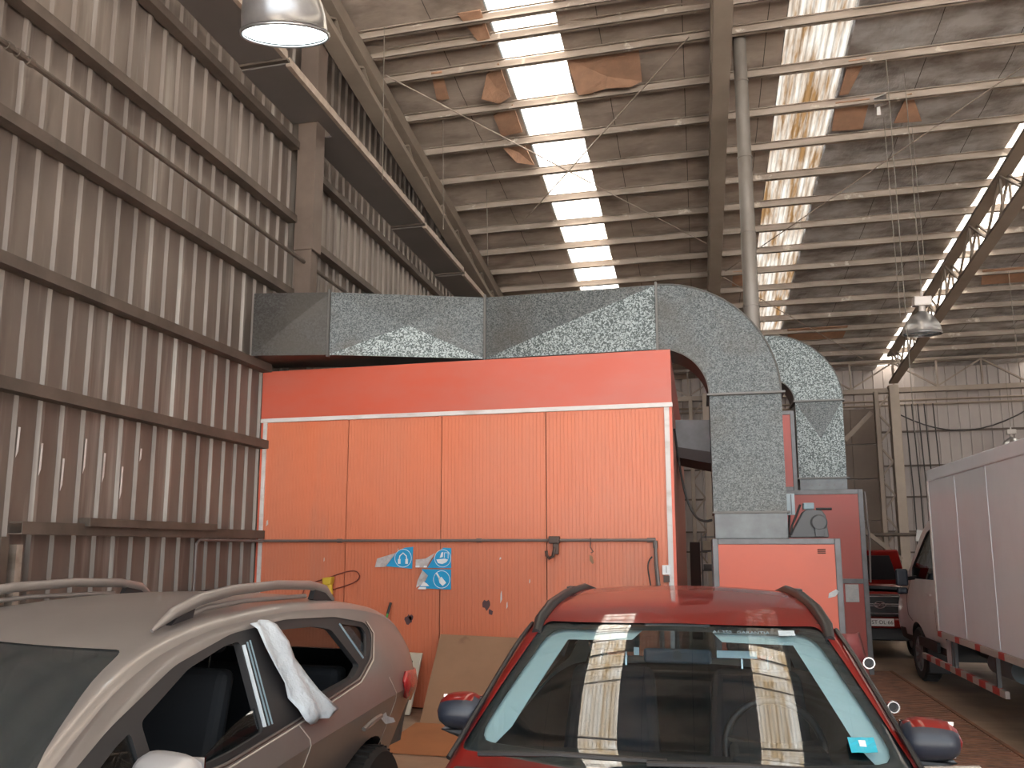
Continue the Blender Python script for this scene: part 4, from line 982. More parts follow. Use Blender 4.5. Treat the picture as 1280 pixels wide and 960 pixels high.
rwins = [dict(poly=rounded_poly([(3.10, 1.13), (3.42, 1.32), (3.68, 1.40), (3.92, 1.415), (3.92, 1.10), (3.2, 1.10)], .03), glass='sglass'),
         dict(poly=rounded_poly([(4.02, 1.415), (4.32, 1.42), (4.68, 1.375), (4.70, 1.17), (4.02, 1.115)], .03), glass='sglass')]
rsh = dict(poly=rounded_poly([(RC - .715, 1.125), (RC - .545, 1.490), (RC, 1.502), (RC + .545, 1.490), (RC + .715, 1.125), (RC, 1.118)], .03), y0=2.3, y1=3.9,
           band=rounded_poly([(RC - .67, 1.145), (RC - .51, 1.466), (RC, 1.476), (RC + .51, 1.466), (RC + .67, 1.145), (RC, 1.138)], .06))
rrear = dict(poly=rounded_poly([(RC - .52, 1.12), (RC - .44, 1.42), (RC + .44, 1.42), (RC + .52, 1.12)], .05), y0=4.9, y1=5.5)
red = make_car('red_hatchback', 'glossy red hatchback with black roof rails facing the camera, glass reflecting the skylights', RB, 'red', rdlo, rwins, rsh, rrear, [2.15, 4.62], .29, True, 'r', belt_light=1.08)
# roof rails
for sgn in (-1, 1):
    pts = [(RC + sgn * .57, 3.31, 1.45), (RC + sgn * .575, 3.42, 1.495), (RC + sgn * .565, 3.62, 1.540), (RC + sgn * .55, 4.0, 1.572), (RC + sgn * .535, 4.5, 1.575), (RC + sgn * .505, 4.9, 1.53)]
    g = G(); g.tube(pts, [.018, .024, .026, .026, .026, .018], 10); o = g.obj('roof_rail', M['black'], red, smooth=50)
    G().tube([(p[0] - sgn * .01, p[1], p[2] - .035) for p in pts], [.018, .024, .026, .026, .026, .018], 8).obj('rail_base', M['black'], o, smooth=50)
    for y, z in ((3.45, 1.44), (4.1, 1.54), (4.72, 1.51)): G().box(RC + sgn * .555 - .015, RC + sgn * .555 + .015, y, y + .1, z, z + .06).obj('rail_foot', M['black'], o)
    # windscreen side seal
    P = []
    for k in range(10):
        z = 1.10 + .37 * k / 9
        y = 2.60
        # find y where top edge equals z on the body corner
        yy = 2.5
        while RB.top(yy) - .06 < z and yy < 3.5: yy += .01
        P.append((RC + sgn * (RB.side(yy, RB.top(yy) - .10) - .015), yy, z + .008))
    G().tube(P, .009, 6).obj('windscreen_seal', M['black'], red, smooth=50)
# mirrors
def mirror(root, x, y, z, sgn, shell, cap, wl=.21, hh=.14):
    g = G(); n = 10; P = []
    for i in range(n + 1):
        f = i / n; xx = x + sgn * wl * (f - .5)
        s = (1 - abs(2 * f - 1) ** 3.2) ** .5 if 0 < f < 1 else .05
        rz = hh / 2 * s * (1.05 - .18 * f); ry = .055 * s + .01
        row = []
        for k in range(16):
            a = 2 * PI * k / 16; ca, sa = math.cos(a), math.sin(a)
            row.append((xx, y + .035 + (ry * ca if ca < 0 else .35 * ry * ca) * 1.2, z + rz * sa * (1 if sa > 0 else .9)))
        P.append(row + [row[0]])
    g.grid(P)
    for q, f in enumerate(g.f):
        c = sum(g.v[k][2] for k in f) / 4; yy = sum(g.v[k][1] for k in f) / 4; xx = sum(g.v[k][0] for k in f) / 4
        out = (xx - x) * sgn / wl
        g.m[q] = 1 if (c > z + hh * (.38 - .30 * max(0, out)) or out > .44) else 0
    m = g.obj('door_mirror', [M[shell], M[cap]], root, smooth=60, fix=False)
    G().hexa([(x - sgn * .02, y + .00, z - .095), (x - sgn * .14, y + .00, z - .10), (x - sgn * .14, y + .08, z - .10), (x - sgn * .02, y + .07, z - .095),
              (x + sgn * .08, y + .00, z - .06), (x - sgn * .15, y + .00, z - .05), (x - sgn * .15, y + .08, z - .05), (x + sgn * .08, y + .07, z - .06)]).obj('mirror_foot', M['black'], m, bevel=.012)
    G().box(x - wl * .42, x + wl * .42, y + .052, y + .058, z - hh * .38, z + hh * .38).obj('mirror_glass', M['chrome'], m)
    return m
M['blueblack'] = mat('mirror_dark_plastic', (.016, .021, .034), .38)
mirror(red, RC - .770, 2.88, 1.205, -1, 'blueblack', 'red', .18, .145)
mr = mirror(red, RC + .785, 2.84, 1.195, 1, 'blueblack', 'red', .19, .145)
G().beam((RC + .62, 2.78, 1.115), (RC + .90, 2.78, 1.135), .02, .022).obj('tape_strip', M['masking'], mr)
def pillar_trim(B, sh, parent):
    for sgn in (-1, 1):
        poly = [(RC + sgn * a, z) for a, z in [(.74, 1.14), (.60, 1.14), (.56, 1.18), (.43, 1.432), (.17, 1.442), (.13, 1.475), (.13, 1.50), (.56, 1.50)]]
        shell_piece(B, .024, .034, G().prism(poly, 'y', sh['y0'], sh['y1']), [], M['trimlight'], 'pillar_lining', parent)
M['trimlight'] = mat('pale_cabin_lining', (.62, .72, .73), .8)
pillar_trim(RB, rsh, red)
# headlights, grille, plate on the nose
for sgn in (-1, 1):
    g = G(); g.lathe([(0, -.04), (.06, -.035), (.10, 0), (.105, .06)], (RC + sgn * .52, 1.60, .74), 24, 'y'); g.obj('headlamp', M['chrome'], red, smooth=40)
G().box(RC - .40, RC + .40, 1.355, 1.42, .52, .66).obj('grille', M['black'], red, bevel=.03)
G().box(RC - .70, RC + .70, 2.46, 2.60, 1.065, 1.10).obj('cowl_panel', M['black'], red, bevel=.01)
# wipers
for (a, b, c) in [((RC - .62, 2.60, 1.14), (RC - .35, 2.58, 1.158), (RC - .02, 2.60, 1.15)), ((RC - .08, 2.58, 1.145), (RC + .18, 2.56, 1.16), (RC + .55, 2.60, 1.15))]:
    G().tube([a, b, c], .009, 6).obj('wiper', M['black'], red)
# cabin
G().box(RC - .66, RC + .66, 2.85, 3.22, .62, 1.04).obj('dashboard', M['cin'], red, bevel=.06, seg=3)
G().box(RC + .18, RC + .52, 2.98, 3.22, 1.03, 1.09).obj('instrument_hood', M['cin'], red, bevel=.03, seg=3)
g = G().tube([(RC + .35 + .18 * math.cos(a), 3.30 + .07 * math.sin(a), 1.04 + .17 * math.sin(a)) for a in [2 * PI * k / 28 for k in range(29)]], .015, 8)
for a in (.2, PI - .2, -PI / 2): g.tube([(RC + .35, 3.30, 1.04), (RC + .35 + .18 * math.cos(a), 3.30 + .07 * math.sin(a), 1.04 + .17 * math.sin(a))], .015, 6)
g.obj('steering_wheel', M['black'], red, smooth=50)
for sgn in (-1, 1): seat(red, RC + sgn * .34, 3.62, .52)
G().box(RC - .60, RC + .60, 4.35, 4.80, .52, .68).box(RC - .60, RC + .60, 4.72, 4.86, .6, 1.10).obj('rear_seat', M['cin'], red, bevel=.04, seg=3)
t_ = G().box(RC - .13, RC + .13, 3.245, 3.275, 1.352, 1.408).obj('interior_mirror', M['seatblue'], red, bevel=.012)
G().tube([(RC, 3.27, 1.40), (RC, 3.32, 1.49)], .01, 6).obj('mirror_stalk', M['black'], t_)
G().lathe([(0, 0), (.018, 0)], (RC + .0, 3.243, 1.385), 16, 'y').obj('mirror_sensor', M['black'], t_)
G().box(RC + .15, RC + .30, 3.29, 3.30, 1.375, 1.402).obj('sun_visor_strip', M['paleblue'], red); G().box(RC - .17, RC - .15, 3.29, 3.30, 1.375, 1.405).obj('mirror_label', M['paleblue'], red)
G().box(RC - .13, RC + .13, 3.30, 3.36, 1.47, 1.50).obj('sensor_housing', M['black'], red, bevel=.01)
# sticker + writing on the windscreen (placed on the glass plane)
def shield_pt(B, x, z, off=.006):
    y = 2.4
    for _ in range(200):
        y += .008
        a = abs(x - B.cx); zs = B.top(y) - B.crown(y) * min(1, (a / max(.1, B.side(y, B.top(y) - .1))) ** 2)
        if zs >= z: break
    return (x, y - off * .5, z + off)
def on_shield(B, x0, x1, z0, z1, nm, m, parent, off=.004):
    g = G(); P = [[shield_pt(B, x0 + (x1 - x0) * i / 4, z0 + (z1 - z0) * j / 4, off) for j in range(5)] for i in range(5)]
    g.grid(P); return g.obj(nm, M[m], parent, solid=.001)
on_shield(RB, RC + .53, RC + .61, 1.172, 1.203, 'blue_sticker', 'tealpatch', red, .006)
on_shield(RB, RC + .56, RC + .58, 1.182, 1.195, 'sticker_print', 'white', red, .009)
on_shield(RB, RC + .38, RC + .44, 1.462, 1.477, 'pale_label', 'paleblue', red, .006)
# faint handwritten characters along the top edge
def text_obj(txt, name, size, m, parent, loc, rot, ext=.0005):
    cu = bpy.data.curves.new('t', 'FONT'); cu.body = txt; cu.size = size; cu.extrude = ext; cu.align_x = 'CENTER'
    o = bpy.data.objects.new('tmp', cu); C.objects.link(o); bpy.context.view_layer.update()
    me = bpy.data.meshes.new_from_object(o.evaluated_get(bpy.context.evaluated_depsgraph_get())); bpy.data.objects.remove(o)
    me.transform(Matrix.Translation(Vector(loc) - Vector(ORG[parent.name] if parent else (0, 0, 0))) @ rot); me.materials.clear(); me.materials.append(m); me.name = name
    o = bpy.data.objects.new(name, me); C.objects.link(o); o.parent = parent; ORG[name] = ORG[parent.name] if parent else (0, 0, 0); return o
pt = shield_pt(RB, RC + .24, 1.463, .012)
text_obj('A1 350 . GARANTIA', 'windscreen_writing', .024, M['bluegrey'], red, pt, Matrix.Rotation(math.radians(32), 4, 'X'))

# ---- grey SUV
GC = -2.68
GB = Body(GC, .86, 5.35,
          [(.86, .70), (.96, .88), (1.25, 1.0), (1.72, 1.06), (1.85, 1.10), (2.2, 1.29), (2.45, 1.41), (2.75, 1.50), (3.1, 1.55), (3.6, 1.57), (4.2, 1.545), (4.65, 1.48), (4.92, 1.38), (5.09, 1.20), (5.24, 1.03), (5.32, .85), (5.35, .60)],
          [(.86, .66), (1.6, .92), (2.3, .97), (3.2, 1.04), (4.0, 1.09), (4.6, 1.12), (5.35, 1.08)],
          [(.86, .62), (1.1, .80), (1.6, .89), (2.4, .915), (4.4, .915), (4.9, .885), (5.2, .80), (5.35, .68)],
          [(.86, .34), (1.3, .25), (4.8, .25), (5.35, .38)], .46, .045, .065, .80, .27, 1)
gdlo = rounded_poly([(1.98, 1.035), (2.35, 1.21), (2.75, 1.355), (3.15, 1.43), (3.6, 1.452), (4.1, 1.425), (4.43, 1.365), (4.46, 1.30), (4.33, 1.18), (4.12, 1.105), (3.4, 1.03), (2.87, .985), (2.2, .985)], .05)
gw = [dict(poly=rounded_poly([(2.14, 1.04), (2.36, 1.15), (2.44, 1.18), (2.44, 1.0), (2.2, 1.0)], .02), glass='sglass'),
      dict(poly=rounded_poly([(2.50, 1.20), (2.82, 1.33), (3.08, 1.385), (3.20, 1.395), (3.15, 1.035), (2.90, 1.01), (2.50, 1.0)], .025), glass='sglass',
           gpoly=[(2.6, .99), (3.15, 1.03), (3.16, 1.12), (3.0, 1.09), (2.8, 1.03)]),
      dict(poly=rounded_poly([(3.52, 1.41), (3.86, 1.395), (4.02, 1.365), (4.18, 1.16), (4.06, 1.115), (3.58, 1.080)], .025), glass=None),
      dict(poly=rounded_poly([(4.14, 1.385), (4.38, 1.345), (4.40, 1.30), (4.29, 1.19)], .02), glass='sglass')]
gsh = dict(poly=rounded_poly([(GC - .80, 1.105), (GC - .60, 1.425), (GC, 1.452), (GC + .60, 1.425), (GC + .80, 1.105), (GC, 1.09)], .03), y0=1.5, y1=2.85)
grear = dict(poly=rounded_poly([(GC - .62, 1.12), (GC - .52, 1.36), (GC + .52, 1.36), (GC + .62, 1.12)], .05), y0=4.75, y1=5.5)
suv = make_car('grey_suv', 'dusty beige grey SUV with roof rails and open side windows parked at the left', GB, 'beige', gdlo, gw, gsh, grear, [1.62, 4.35 + .05], .34, False, 'g', shieldmat='dustglass')
# roof rails: arched flat bars
for sgn in (-1, 1):
    def rp(y, z, dx=0): return (GC + sgn * (.60 + dx), y, z)
    g = G()
    path = [(2.76, 1.478), (2.88, 1.535), (3.05, 1.58), (3.3, 1.605), (3.7, 1.612), (4.05, 1.595), (4.22, 1.565), (4.32, 1.50)]
    wd = [.03, .035, .035, .03, .03, .03, .035, .03]
    g.tube([rp(y, z) for y, z in path], [.008, .024, .028, .025, .023, .025, .026, .02], 12); o = g.obj('roof_rail', M['beige'], suv, smooth=60)
    G().tube([rp(2.95, 1.51), rp(3.1, 1.54), rp(3.4, 1.553), rp(4.0, 1.54)], .012, 8).obj('rail_base', M['beige'], o, smooth=60)
    g = G().prism([(4.06, 1.52), (4.10, 1.585), (4.24, 1.565), (4.33, 1.48), (4.18, 1.49)], 'x', GC + sgn * .60 - .015, GC + sgn * .60 + .015); g.obj('rail_end_infill', M['dusk'], o)
    g = G().prism([(2.86, 1.49), (2.94, 1.55), (3.02, 1.565), (3.0, 1.51)], 'x', GC + sgn * .60 - .013, GC + sgn * .60 + .013); g.obj('rail_end_infill', M['dusk'], o)
# B pillar detail : light weather strips
for z0, z1, y0, y1, w, m in [(1.05, 1.375, 3.165, 3.215, .020, 'plastic_sheet'), (1.05, 1.385, 3.20, 3.25, .009, 'bluegrey'), (1.05, 1.39, 3.225, 3.275, .008, 'bluegrey')]:
    surf_strip(GB, densify([(y0, z0), (y1, z1)]), w, 1, -.004).obj('door_seal', M[m], suv, smooth=50)
for off in (0, .014):
    surf_strip(GB, densify([(2.2, .975 - off), (2.87, .975 - off), (3.4, 1.02 - off), (4.12, 1.095 - off), (4.35, 1.18 - off), (4.475 + off, 1.30), (4.44 + off, 1.37)]), .008, 1, .001).obj('window_moulding', M['masking' if off else 'copper'], suv, smooth=50)
surf_strip(GB, densify([(4.13, 1.385), (4.25, 1.19)]), .014, 1, -.005).obj('door_seal', M['bluegrey'], suv, smooth=50)
surf_strip(GB, densify([(3.42, 1.01), (3.50, .93), (3.52, .75), (3.52, .4)]), .006, 1, .001).obj('door_seam', M['masking'], suv, smooth=50)
surf_strip(GB, densify([(4.50, 1.05), (4.62, .9), (4.62, .7), (4.58, .5)]), .005, 1, .001).obj('door_seam', M['masking'], suv, smooth=50)
# handle
o = surf_strip(GB, [(4.10, .845), (4.16, .86), (4.26, .872), (4.32, .872)], .026, 1, .034).obj('door_handle', M['beige'], suv, smooth=50)
surf_strip(GB, [(4.12, .842), (4.30, .865)], .014, 1, .040).obj('handle_strip', M['chrome'], o, smooth=50)
g = G(); x = GC + GB.side(4.45, .83) + .004
g.prism([(4.42, .84), (4.50, .86), (4.52, .83), (4.62, .80), (4.66, .77), (4.60, .775), (4.50, .79)], 'x', x, x + .004); g.obj('white_tape', M['plastic_sheet'], suv)
# tail lamp wrapping the corner
g = G(); P = []
for i in range(7):
    y = 4.72 + .44 * i / 6; row = []
    for j in range(6):
        z0, z1 = .90 - .10 * i / 6, 1.05 - .04 * i / 6; z = z0 + (z1 - z0) * j / 5
        if i == 0: z = .97 + .03 * j / 5
        row.append((GC + GB.side(y, z) + .012 - .02 * max(0, (i - 4) / 2), y, z))
    P.append(row)
g.grid(P); g.obj('tail_lamp', M['tail'], suv, smooth=50, solid=.02)
g = G(); P = [[(2 * GC - v[0], v[1], v[2]) for v in row] for row in P]
g.grid(P); g.obj('tail_lamp', M['tail'], suv, smooth=50, solid=.02)
mirror(suv, -1.66, 2.30, 1.075, 1, 'silver', 'silver', .26, .17)
mirror(suv, 2 * GC + 1.66, 2.30, 1.075, -1, 'silver', 'silver', .26, .17)
for sgn in (-1, 1):
    seat(suv, GC + sgn * .38, 3.02 - .15, .55, 'cin', .52)
    G().lathe([(0, -.05), (.07, -.04), (.12, 0), (.12, .05)], (GC + sgn * .58, 1.02, .82), 24, 'y').obj('headlamp', M['chrome'], suv, smooth=40)
G().box(GC - .45, GC + .45, .835, .90, .52, .74).obj('grille', M['black'], suv, bevel=.03)
G().box(GC - .66, GC + .66, 4.0, 4.4, .55, .72).box(GC - .66, GC + .66, 4.30, 4.45, .6, 1.12).obj('rear_seat', M['cin'], suv, bevel=.04, seg=3)
G().box(GC - .74, GC + .74, 2.05, 2.42, .62, 1.0).obj('dashboard', M['cin'], suv, bevel=.06, seg=3)
g = G().tube([(GC + .38 + .18 * math.cos(a), 2.52 + .07 * math.sin(a), 1.0 + .17 * math.sin(a)) for a in [2 * PI * k / 28 for k in range(29)]], .015, 8); g.obj('steering_wheel', M['black'], suv, smooth=50)
# pale plastic sheet hanging over the B pillar
t = G(); P = []
pw = [(3.29, 3.44, 1.460, .015), (3.29, 3.48, 1.44, .03), (3.31, 3.52, 1.36, .035), (3.33, 3.55, 1.28, .03), (3.36, 3.57, 1.20, .035), (3.38, 3.61, 1.13, .03), (3.40, 3.66, 1.08, .04), (3.41, 3.70, 1.03, .05), (3.47, 3.62, 1.0, .04)]
for i, (a, b, z, o_) in enumerate(pw):
    row = []
    for j in range(9):
        f = j / 8; y = a + (b - a) * f
        row.append((GC + GB.side(y, z) + o_ + .012 * math.sin(f * 9 + i * .8) + .008 * math.sin(i * 2.2 + f * 4), y, z + .01 * math.sin(f * PI)))
    P.append(row)
t.grid(P); tag(t.obj('plastic_sheet', M['plastic_sheet'], smooth=70, solid=.004), 'crumpled pale plastic sheet draped over the door pillar of the grey SUV', 'plastic sheet')

# ---- detached bumper leaning in front of cabinets
M['dullred'] = mat('dull_red_plastic', (.17, .035, .035), .5)
t = thing('loose_bumper', 'dull red detached car bumper standing on end beside the red hatchback, with round lamp rings', 'bumper', (1.25, 6.3, 0))
g = G(); P = []
for i in range(15):
    f = i / 14; z = 1.17 * (1 - f) + .02
    xe = 1.01 + .12 * f + .12 * f * f; P.append([(xe - .16, 6.42, z), (xe - .12, 6.28, z), (xe - .02, 6.20, z), (xe + .05 + .02 * math.sin(f * 8), 6.24, z), (xe + .09 + .02 * math.sin(f * 8), 6.36, z)])
g.grid(P); g.obj('bumper_skin', M['dullred'], t, smooth=50, solid=.006)
for x, y, z, r in ((1.12, 6.18, 1.0, .04), (1.26, 6.18, .71, .04)):
    g = G().lathe([(r * .55, -.01), (r * .8, -.03), (r, -.03), (r * 1.05, 0)], (x, y, z), 24, 'y'); o = g.obj('lamp_ring', M['chrome'], t, smooth=50)
    G().lathe([(0, -.008), (r * .6, -.008)], (x, y, z), 20, 'y').obj('ring_centre', M['black'], o)

# ---- box truck
TX = 2.78
t = truck = thing('box_truck', 'dusty white box truck with red and white marker strips, its cab towards the back wall', 'truck', (3.7, 10.8, 0))
TB = Body(3.80, 10.95, 13.9, [(10.95, 2.25), (11.2, 2.30), (11.9, 2.28), (12.25, 2.14), (12.7, 1.66), (12.95, 1.44), (13.4, 1.30), (13.75, 1.12), (13.88, .9), (13.9, .7)],
          [(10.95, 1.25), (12.4, 1.25), (13.2, 1.15), (13.9, .8)], [(10.95, .93), (13.0, .93), (13.5, .88), (13.8, .72), (13.9, .6)], [(10.95, .42), (13.4, .42), (13.9, .40)], .17, .04, .10)
mats = [M['cabwhite'], M['dusk'], M['cin'], M['cin']]
outer = tmp(TB.hull(0, lambda c: 1 if c[2] < .60 else 0), mats); inner = tmp(TB.hull(.05, lambda c: 2), mats)
win = rounded_poly([(11.35, 1.38), (11.35, 2.05), (11.75, 2.08), (12.05, 2.0), (12.62, 1.50), (12.55, 1.36)], .05)
ops = [(inner, 'DIFFERENCE')]; tl = [outer, inner]
for gg in (G().prism(win, 'x', 2, 6), arch_cut(2, 3.15, 12.25, .42, .36), arch_cut(4.45, 6, 12.25, .42, .36), G().prism(rounded_poly([(3.05, 1.50), (3.15, 2.05), (4.45, 2.05), (4.55, 1.50)], .06), 'y', 12.1, 13.2)):
    gg.m = [1] * len(gg.f); oo = tmp(gg, mats); tl.append(oo); ops.append((oo, 'DIFFERENCE'))
part('cab_body', boolean(outer, ops, mats, 'cab', ORG[truck.name]), truck); cleanup(*tl)
for x0, x1 in ((2, 3.8), (3.8, 6)): shell_piece(TB, .015, .02, G().prism(win, 'x', x0, x1), [], M['sglass'], 'cab_window', truck, n=40)
shell_piece(TB, .010, .015, G().prism(rounded_poly([(3.05, 1.50), (3.15, 2.05), (4.45, 2.05), (4.55, 1.50)], .06), 'y', 12.1, 13.2), [], M['wglass'], 'windscreen', truck, n=40)
surf_strip(TB, densify([(12.62, 1.36), (12.72, 1.1), (12.66, .85), (12.45, .78)]), .008, -1, .0).obj('door_seam', M['seam'], truck)
surf_strip(TB, densify([(11.28, 2.1), (11.28, .75)]), .008, -1, .0).obj('door_seam', M['seam'], truck)
surf_strip(TB, [(11.42, 1.19), (11.6, 1.20)], .03, -1, .025).obj('door_handle', M['cabwhite'], truck, smooth=50)
g = G().box(2.66, 2.82, 12.28, 12.36, 1.26, 1.50); g.box(2.67, 2.81, 12.29, 12.37, 1.15, 1.245); o = g.obj('door_mirror', M['blueblack'], truck, bevel=.03, seg=3)
G().beam((2.78, 12.34, 1.36), (2.95, 12.40, 1.38), .04, .05).obj('mirror_arm', M['black'], o)
for y in (12.25, 8.2):
    for x, s in ((2.985, -1), (4.62, 1)): wheel(truck, x, y, .355, .21, s, 8, 'greyf')
G().box(3.1, 4.5, 11.0, 11.3, .7, 1.2).obj('seat_base', M['cin'], truck)
# mud flap, tank, chassis
G().box(2.88, 3.14, 11.78, 11.81, .16, .55).obj('mud_flap', M['dusk'], truck, bevel=.01)
G().box(2.83, 2.87, 11.15, 12.0, .50, .62).obj('sill_step', M['dusk'], truck)
G().box(3.25, 3.37, 5.6, 11.9, .50, .68).box(4.2, 4.32, 5.6, 11.9, .50, .68).obj('chassis_rail', M['black'], truck)
G().tube([(3.12, 9.2, .56), (3.12, 9.9, .56)], .12, 20).obj('fuel_tank', M['bluegrey'], truck, smooth=40)
G().box(2.84, 2.90, 10.55, 10.80, .34, .70).obj('side_board', M['plastic_sheet'], truck, bevel=.02)
# box
bx = G().box(TX, 4.82, 5.4, 10.83, .80, 2.73).obj('cargo_box', M['boxwhite'], truck, bevel=.015)
G().box(TX - .012, 4.832, 5.39, 10.84, 2.60, 2.745).obj('top_rail', M['boxwhite'], bx, bevel=.012)
G().box(TX - .012, TX + .03, 10.79, 10.845, .78, 2.74).obj('corner_rail', M['trimw'], bx, bevel=.008)
for y in (9.75, 8.75, 7.75, 6.75): G().box(TX - .004, TX + .001, y, y + .02, .82, 2.6).obj('panel_joint', M['boxwhite'], bx)
def striped(x0, x1, y1, y0, z0, z1, La, Lb):
    g = G(); ys = [y1]; k = 0
    while ys[-1] > y0: ys.append(max(y0, ys[-1] - (La if k % 2 == 0 else Lb))); k += 1
    vs = []; fs = []
    for y in ys: vs += [(x0, y, z0), (x1, y, z0), (x1, y, z1), (x0, y, z1)]
    for i in range(len(ys) - 1):
        for j in range(4): g.m.append(i % 2); fs.append((4 * i + j, 4 * i + (j + 1) % 4, 4 * i + 4 + (j + 1) % 4, 4 * i + 4 + j))
    n = 4 * (len(ys) - 1); fs += [(0, 1, 2, 3), (n, n + 1, n + 2, n + 3)]; g.m += [0, 0]; g.v = vs; g.f = fs; return g
striped(TX - .014, TX + .02, 10.83, 5.4, .735, .80, .16, .52).obj('marker_strip', [M['redtape'], M['whitetape']], bx)
# side guard rail
striped(2.80, 2.84, 11.75, 8.8, .36, .43, .2, .2).obj('side_guard_rail', [M['whitetape'], M['redtape']], truck)
for y in (10.35, 10.45, 9.0): G().beam((2.82, y, .36), (2.84, y + .06, .78), .035, .035).obj('guard_post', M['galv_plain'], truck)
tag(G().hexa([(2.62, 11.9, 1.97), (2.72, 11.9, 1.95), (2.72, 11.91, 1.95), (2.62, 11.91, 1.97), (2.64, 11.9, 2.07), (2.74, 11.9, 2.05), (2.74, 11.91, 2.05), (2.64, 11.91, 2.07)]).obj('paper_tag', M['paper']) if False else
    G().hexa([(6.0, 25.0, 1.98), (6.28, 25.0, 1.92), (6.28, 25.02, 1.92), (6.0, 25.02, 1.98), (6.05, 25.0, 2.3), (6.33, 25.0, 2.24), (6.33, 25.02, 2.24), (6.05, 25.02, 2.3)]).obj('paper_notice', M['paper']),
    'small tilted white notice hanging beside the pale far column above the truck mirror', 'notice')

# ---- pickup with raised bonnet
PC = 2.80
PB = Body(PC, 14.35, 18.2, [(14.35, .75), (14.42, 1.02), (14.6, 1.08), (15.3, 1.14), (15.7, 1.40), (16.1, 1.62), (17.0, 1.66), (17.4, 1.5), (17.6, 1.05), (18.2, 1.03)],
          [(14.35, .7), (15.0, .98), (18.2, 1.0)], [(14.35, .66), (14.5, .74), (15.2, .80), (18.2, .80)], [(14.35, .42), (14.8, .28), (18.2, .30)], .25, .03, .06)
pk = thing('red_pickup', 'dark red vehicle with raised bonnet and chrome grille behind the box truck', 'car', (PC, 16, 0))
mats = [M['red'], M['black'], M['cin'], M['cin']]
outer = tmp(PB.hull(0, lambda c: 1 if c[2] < .50 else 0, n=40), mats); inner = tmp(PB.hull(.05, lambda c: 2, n=40), mats); ops = [(inner, 'DIFFERENCE')]; tl = [outer, inner]
for gg in (G().prism([(14.55, .95), (15.25, .95), (15.25, 1.5), (14.55, 1.5)], 'x', PC - .66, PC + .66), arch_cut(1.5, PC - .5, 14.95, .36, .3), arch_cut(PC + .5, 4.5, 14.95, .36, .3), arch_cut(1.5, PC - .5, 17.3, .36, .3), arch_cut(PC + .5, 4.5, 17.3, .36, .3),
           G().prism(rounded_poly([(15.75, 1.12), (15.95, 1.50), (16.9, 1.52), (17.2, 1.12)], .05), 'x', 1.5, 4.5), G().prism(rounded_poly([(PC - .6, 1.2), (PC - .5, 1.55), (PC + .5, 1.55), (PC + .6, 1.2)], .05), 'y', 15.2, 16.3)):
    gg.m = [1] * len(gg.f); oo = tmp(gg, mats); tl.append(oo); ops.append((oo, 'DIFFERENCE'))
part('body', boolean(outer, ops, mats, 'body', ORG[pk.name]), pk); cleanup(*tl)
g = G().box(PC - .6, PC + .6, 14.6, 15.2, .5, .9); g.box(PC - .3, PC + .1, 14.7, 15.1, .9, 1.05).box(PC + .2, PC + .45, 14.7, 15.0, .9, 1.02); g.obj('engine', M['black'], pk, bevel=.02)
hd = G().hexa([(PC - .68, 15.28, 1.16), (PC + .68, 15.28, 1.16), (PC + .68, 15.33, 1.18), (PC - .68, 15.33, 1.18), (PC - .62, 14.98, 1.72), (PC + .50, 14.98, 1.74), (PC + .50, 15.03, 1.765), (PC - .62, 15.03, 1.745)]).obj('bonnet', M['red'], pk, bevel=.015)
G().hexa([(PC - .55, 15.215, 1.24), (PC + .52, 15.215, 1.24), (PC + .52, 15.25, 1.24), (PC - .55, 15.25, 1.24), (PC - .50, 14.975, 1.66), (PC + .36, 14.975, 1.66), (PC + .36, 15.0, 1.66), (PC - .50, 15.0, 1.66)]).obj('bonnet_lining', M['black'], hd, bevel=.01)
gr = G().box(PC - .56, PC + .50, 14.30, 14.40, .68, 1.04).obj('grille', M['black'], pk, bevel=.02)
for z in (1.005, .885, .855, .735): G().beam((PC - .54, 14.295, z), (PC + .44, 14.295, z), .012, .014).obj('chrome_bar', M['chrome'], gr)
G().tube(bez((PC + .30, 14.29, 1.0), (PC + .52, 14.29, 1.02), (PC + .44, 14.29, .90), (PC + .40, 14.29, .885)), .01, 6).obj('headlamp_surround', M['chrome'], gr)
g = G().tube([(PC + .02 + .085 * math.cos(a), 14.285, .87 + .052 * math.sin(a)) for a in [2 * PI * k / 24 for k in range(25)]], .009, 6)
g.tube(bez((PC - .04, 14.285, .845), (PC + .03, 14.285, .835), (PC + .0, 14.285, .905), (PC + .08, 14.285, .895)), .009, 6); g.obj('oval_emblem', M['chrome'], gr)
bp = G().box(PC - .72, PC + .62, 14.26, 14.42, .50, .66).obj('bumper', M['red'], pk, bevel=.03)
G().box(PC - .66, PC + .58, 14.32, 14.5, .30, .50).obj('lower_valance', M['black'], pk, bevel=.02)
pl = G().box(PC - .14, PC + .21, 14.245, 14.262, .535, .655).obj('number_plate', M['plate'], bp)
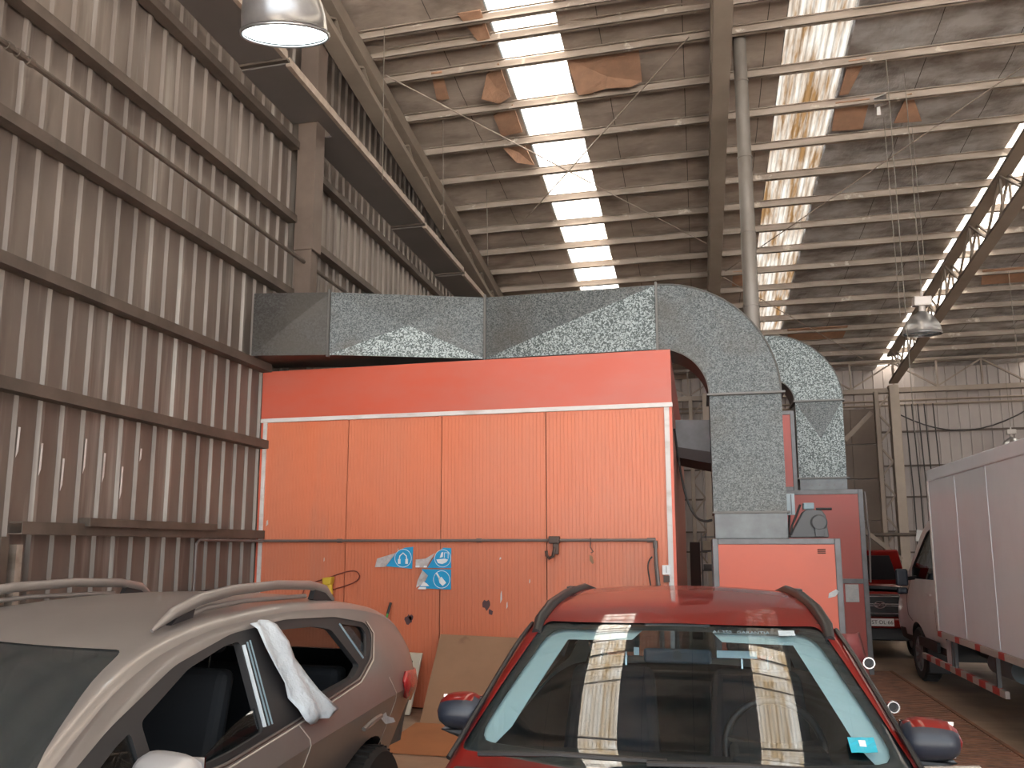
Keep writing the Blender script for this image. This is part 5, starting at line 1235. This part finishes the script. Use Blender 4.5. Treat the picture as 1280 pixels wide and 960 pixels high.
text_obj('ST\u00b7DL\u00b766', 'plate_characters', .085, M['black'], pl, (PC + .035, 14.243, .568), Matrix.Rotation(PI / 2, 4, 'X'))
for wy in (14.95, 17.3):
    for s in (-1, 1): wheel(pk, PC + s * .68, wy, .30, .19, s)

# ================================================================== light, camera
W = bpy.data.worlds.new('sky'); bpy.context.scene.world = W; W.use_nodes = True
nt = W.node_tree; bg = nt.nodes['Background']
st = nt.nodes.new('ShaderNodeTexSky'); st.sky_type = 'HOSEK_WILKIE'; st.turbidity = 8; st.ground_albedo = .4
st.sun_direction = Vector((.3, .25, .9)).normalized()
mixn = nt.nodes.new('ShaderNodeMix'); mixn.data_type = 'RGBA'; mixn.inputs[0].default_value = .75; mixn.inputs[7].default_value = (.92, .97, 1.0, 1)
nt.links.new(st.outputs[0], mixn.inputs[6]); nt.links.new(mixn.outputs[2], bg.inputs[0]); bg.inputs[1].default_value = 2.3

sl = bpy.data.lights.new('sun', 'SUN'); sl.energy = 60; sl.angle = .01; sl.color = (1, .96, .9); so = bpy.data.objects.new('sun', sl); C.objects.link(so)
so.rotation_euler = (0, math.radians(-28), 0)

cam = bpy.data.cameras.new('camera'); co = bpy.data.objects.new('camera', cam); C.objects.link(co)
cam.sensor_width = 36; cam.lens = 36 * 994.7 / 1280; cam.clip_start = .05; cam.clip_end = 200
cam.shift_y = (538.7 - 480) / 1280; cam.shift_x = (640 - 636) / 1280
th = math.atan(145.3 / 994.7); ya = math.atan((875 - 636) / math.hypot(994.7, 145.3))
co.location = (0, 0, H); co.rotation_euler = (PI / 2 + th, 0, ya)
sc = bpy.context.scene; sc.camera = co
sc.view_settings.view_transform = 'Standard'; sc.view_settings.look = 'None'; sc.view_settings.gamma = 1; sc.view_settings.use_curve_mapping = False
sc.view_settings.exposure = .88
cy = sc.cycles; cy.max_bounces = 10; cy.diffuse_bounces = 6; cy.glossy_bounces = 4; cy.transmission_bounces = 6; cy.transparent_max_bounces = 12
cy.use_denoising = True; cy.sample_clamp_indirect = 8; cy.caustics_reflective = False; cy.caustics_refractive = False
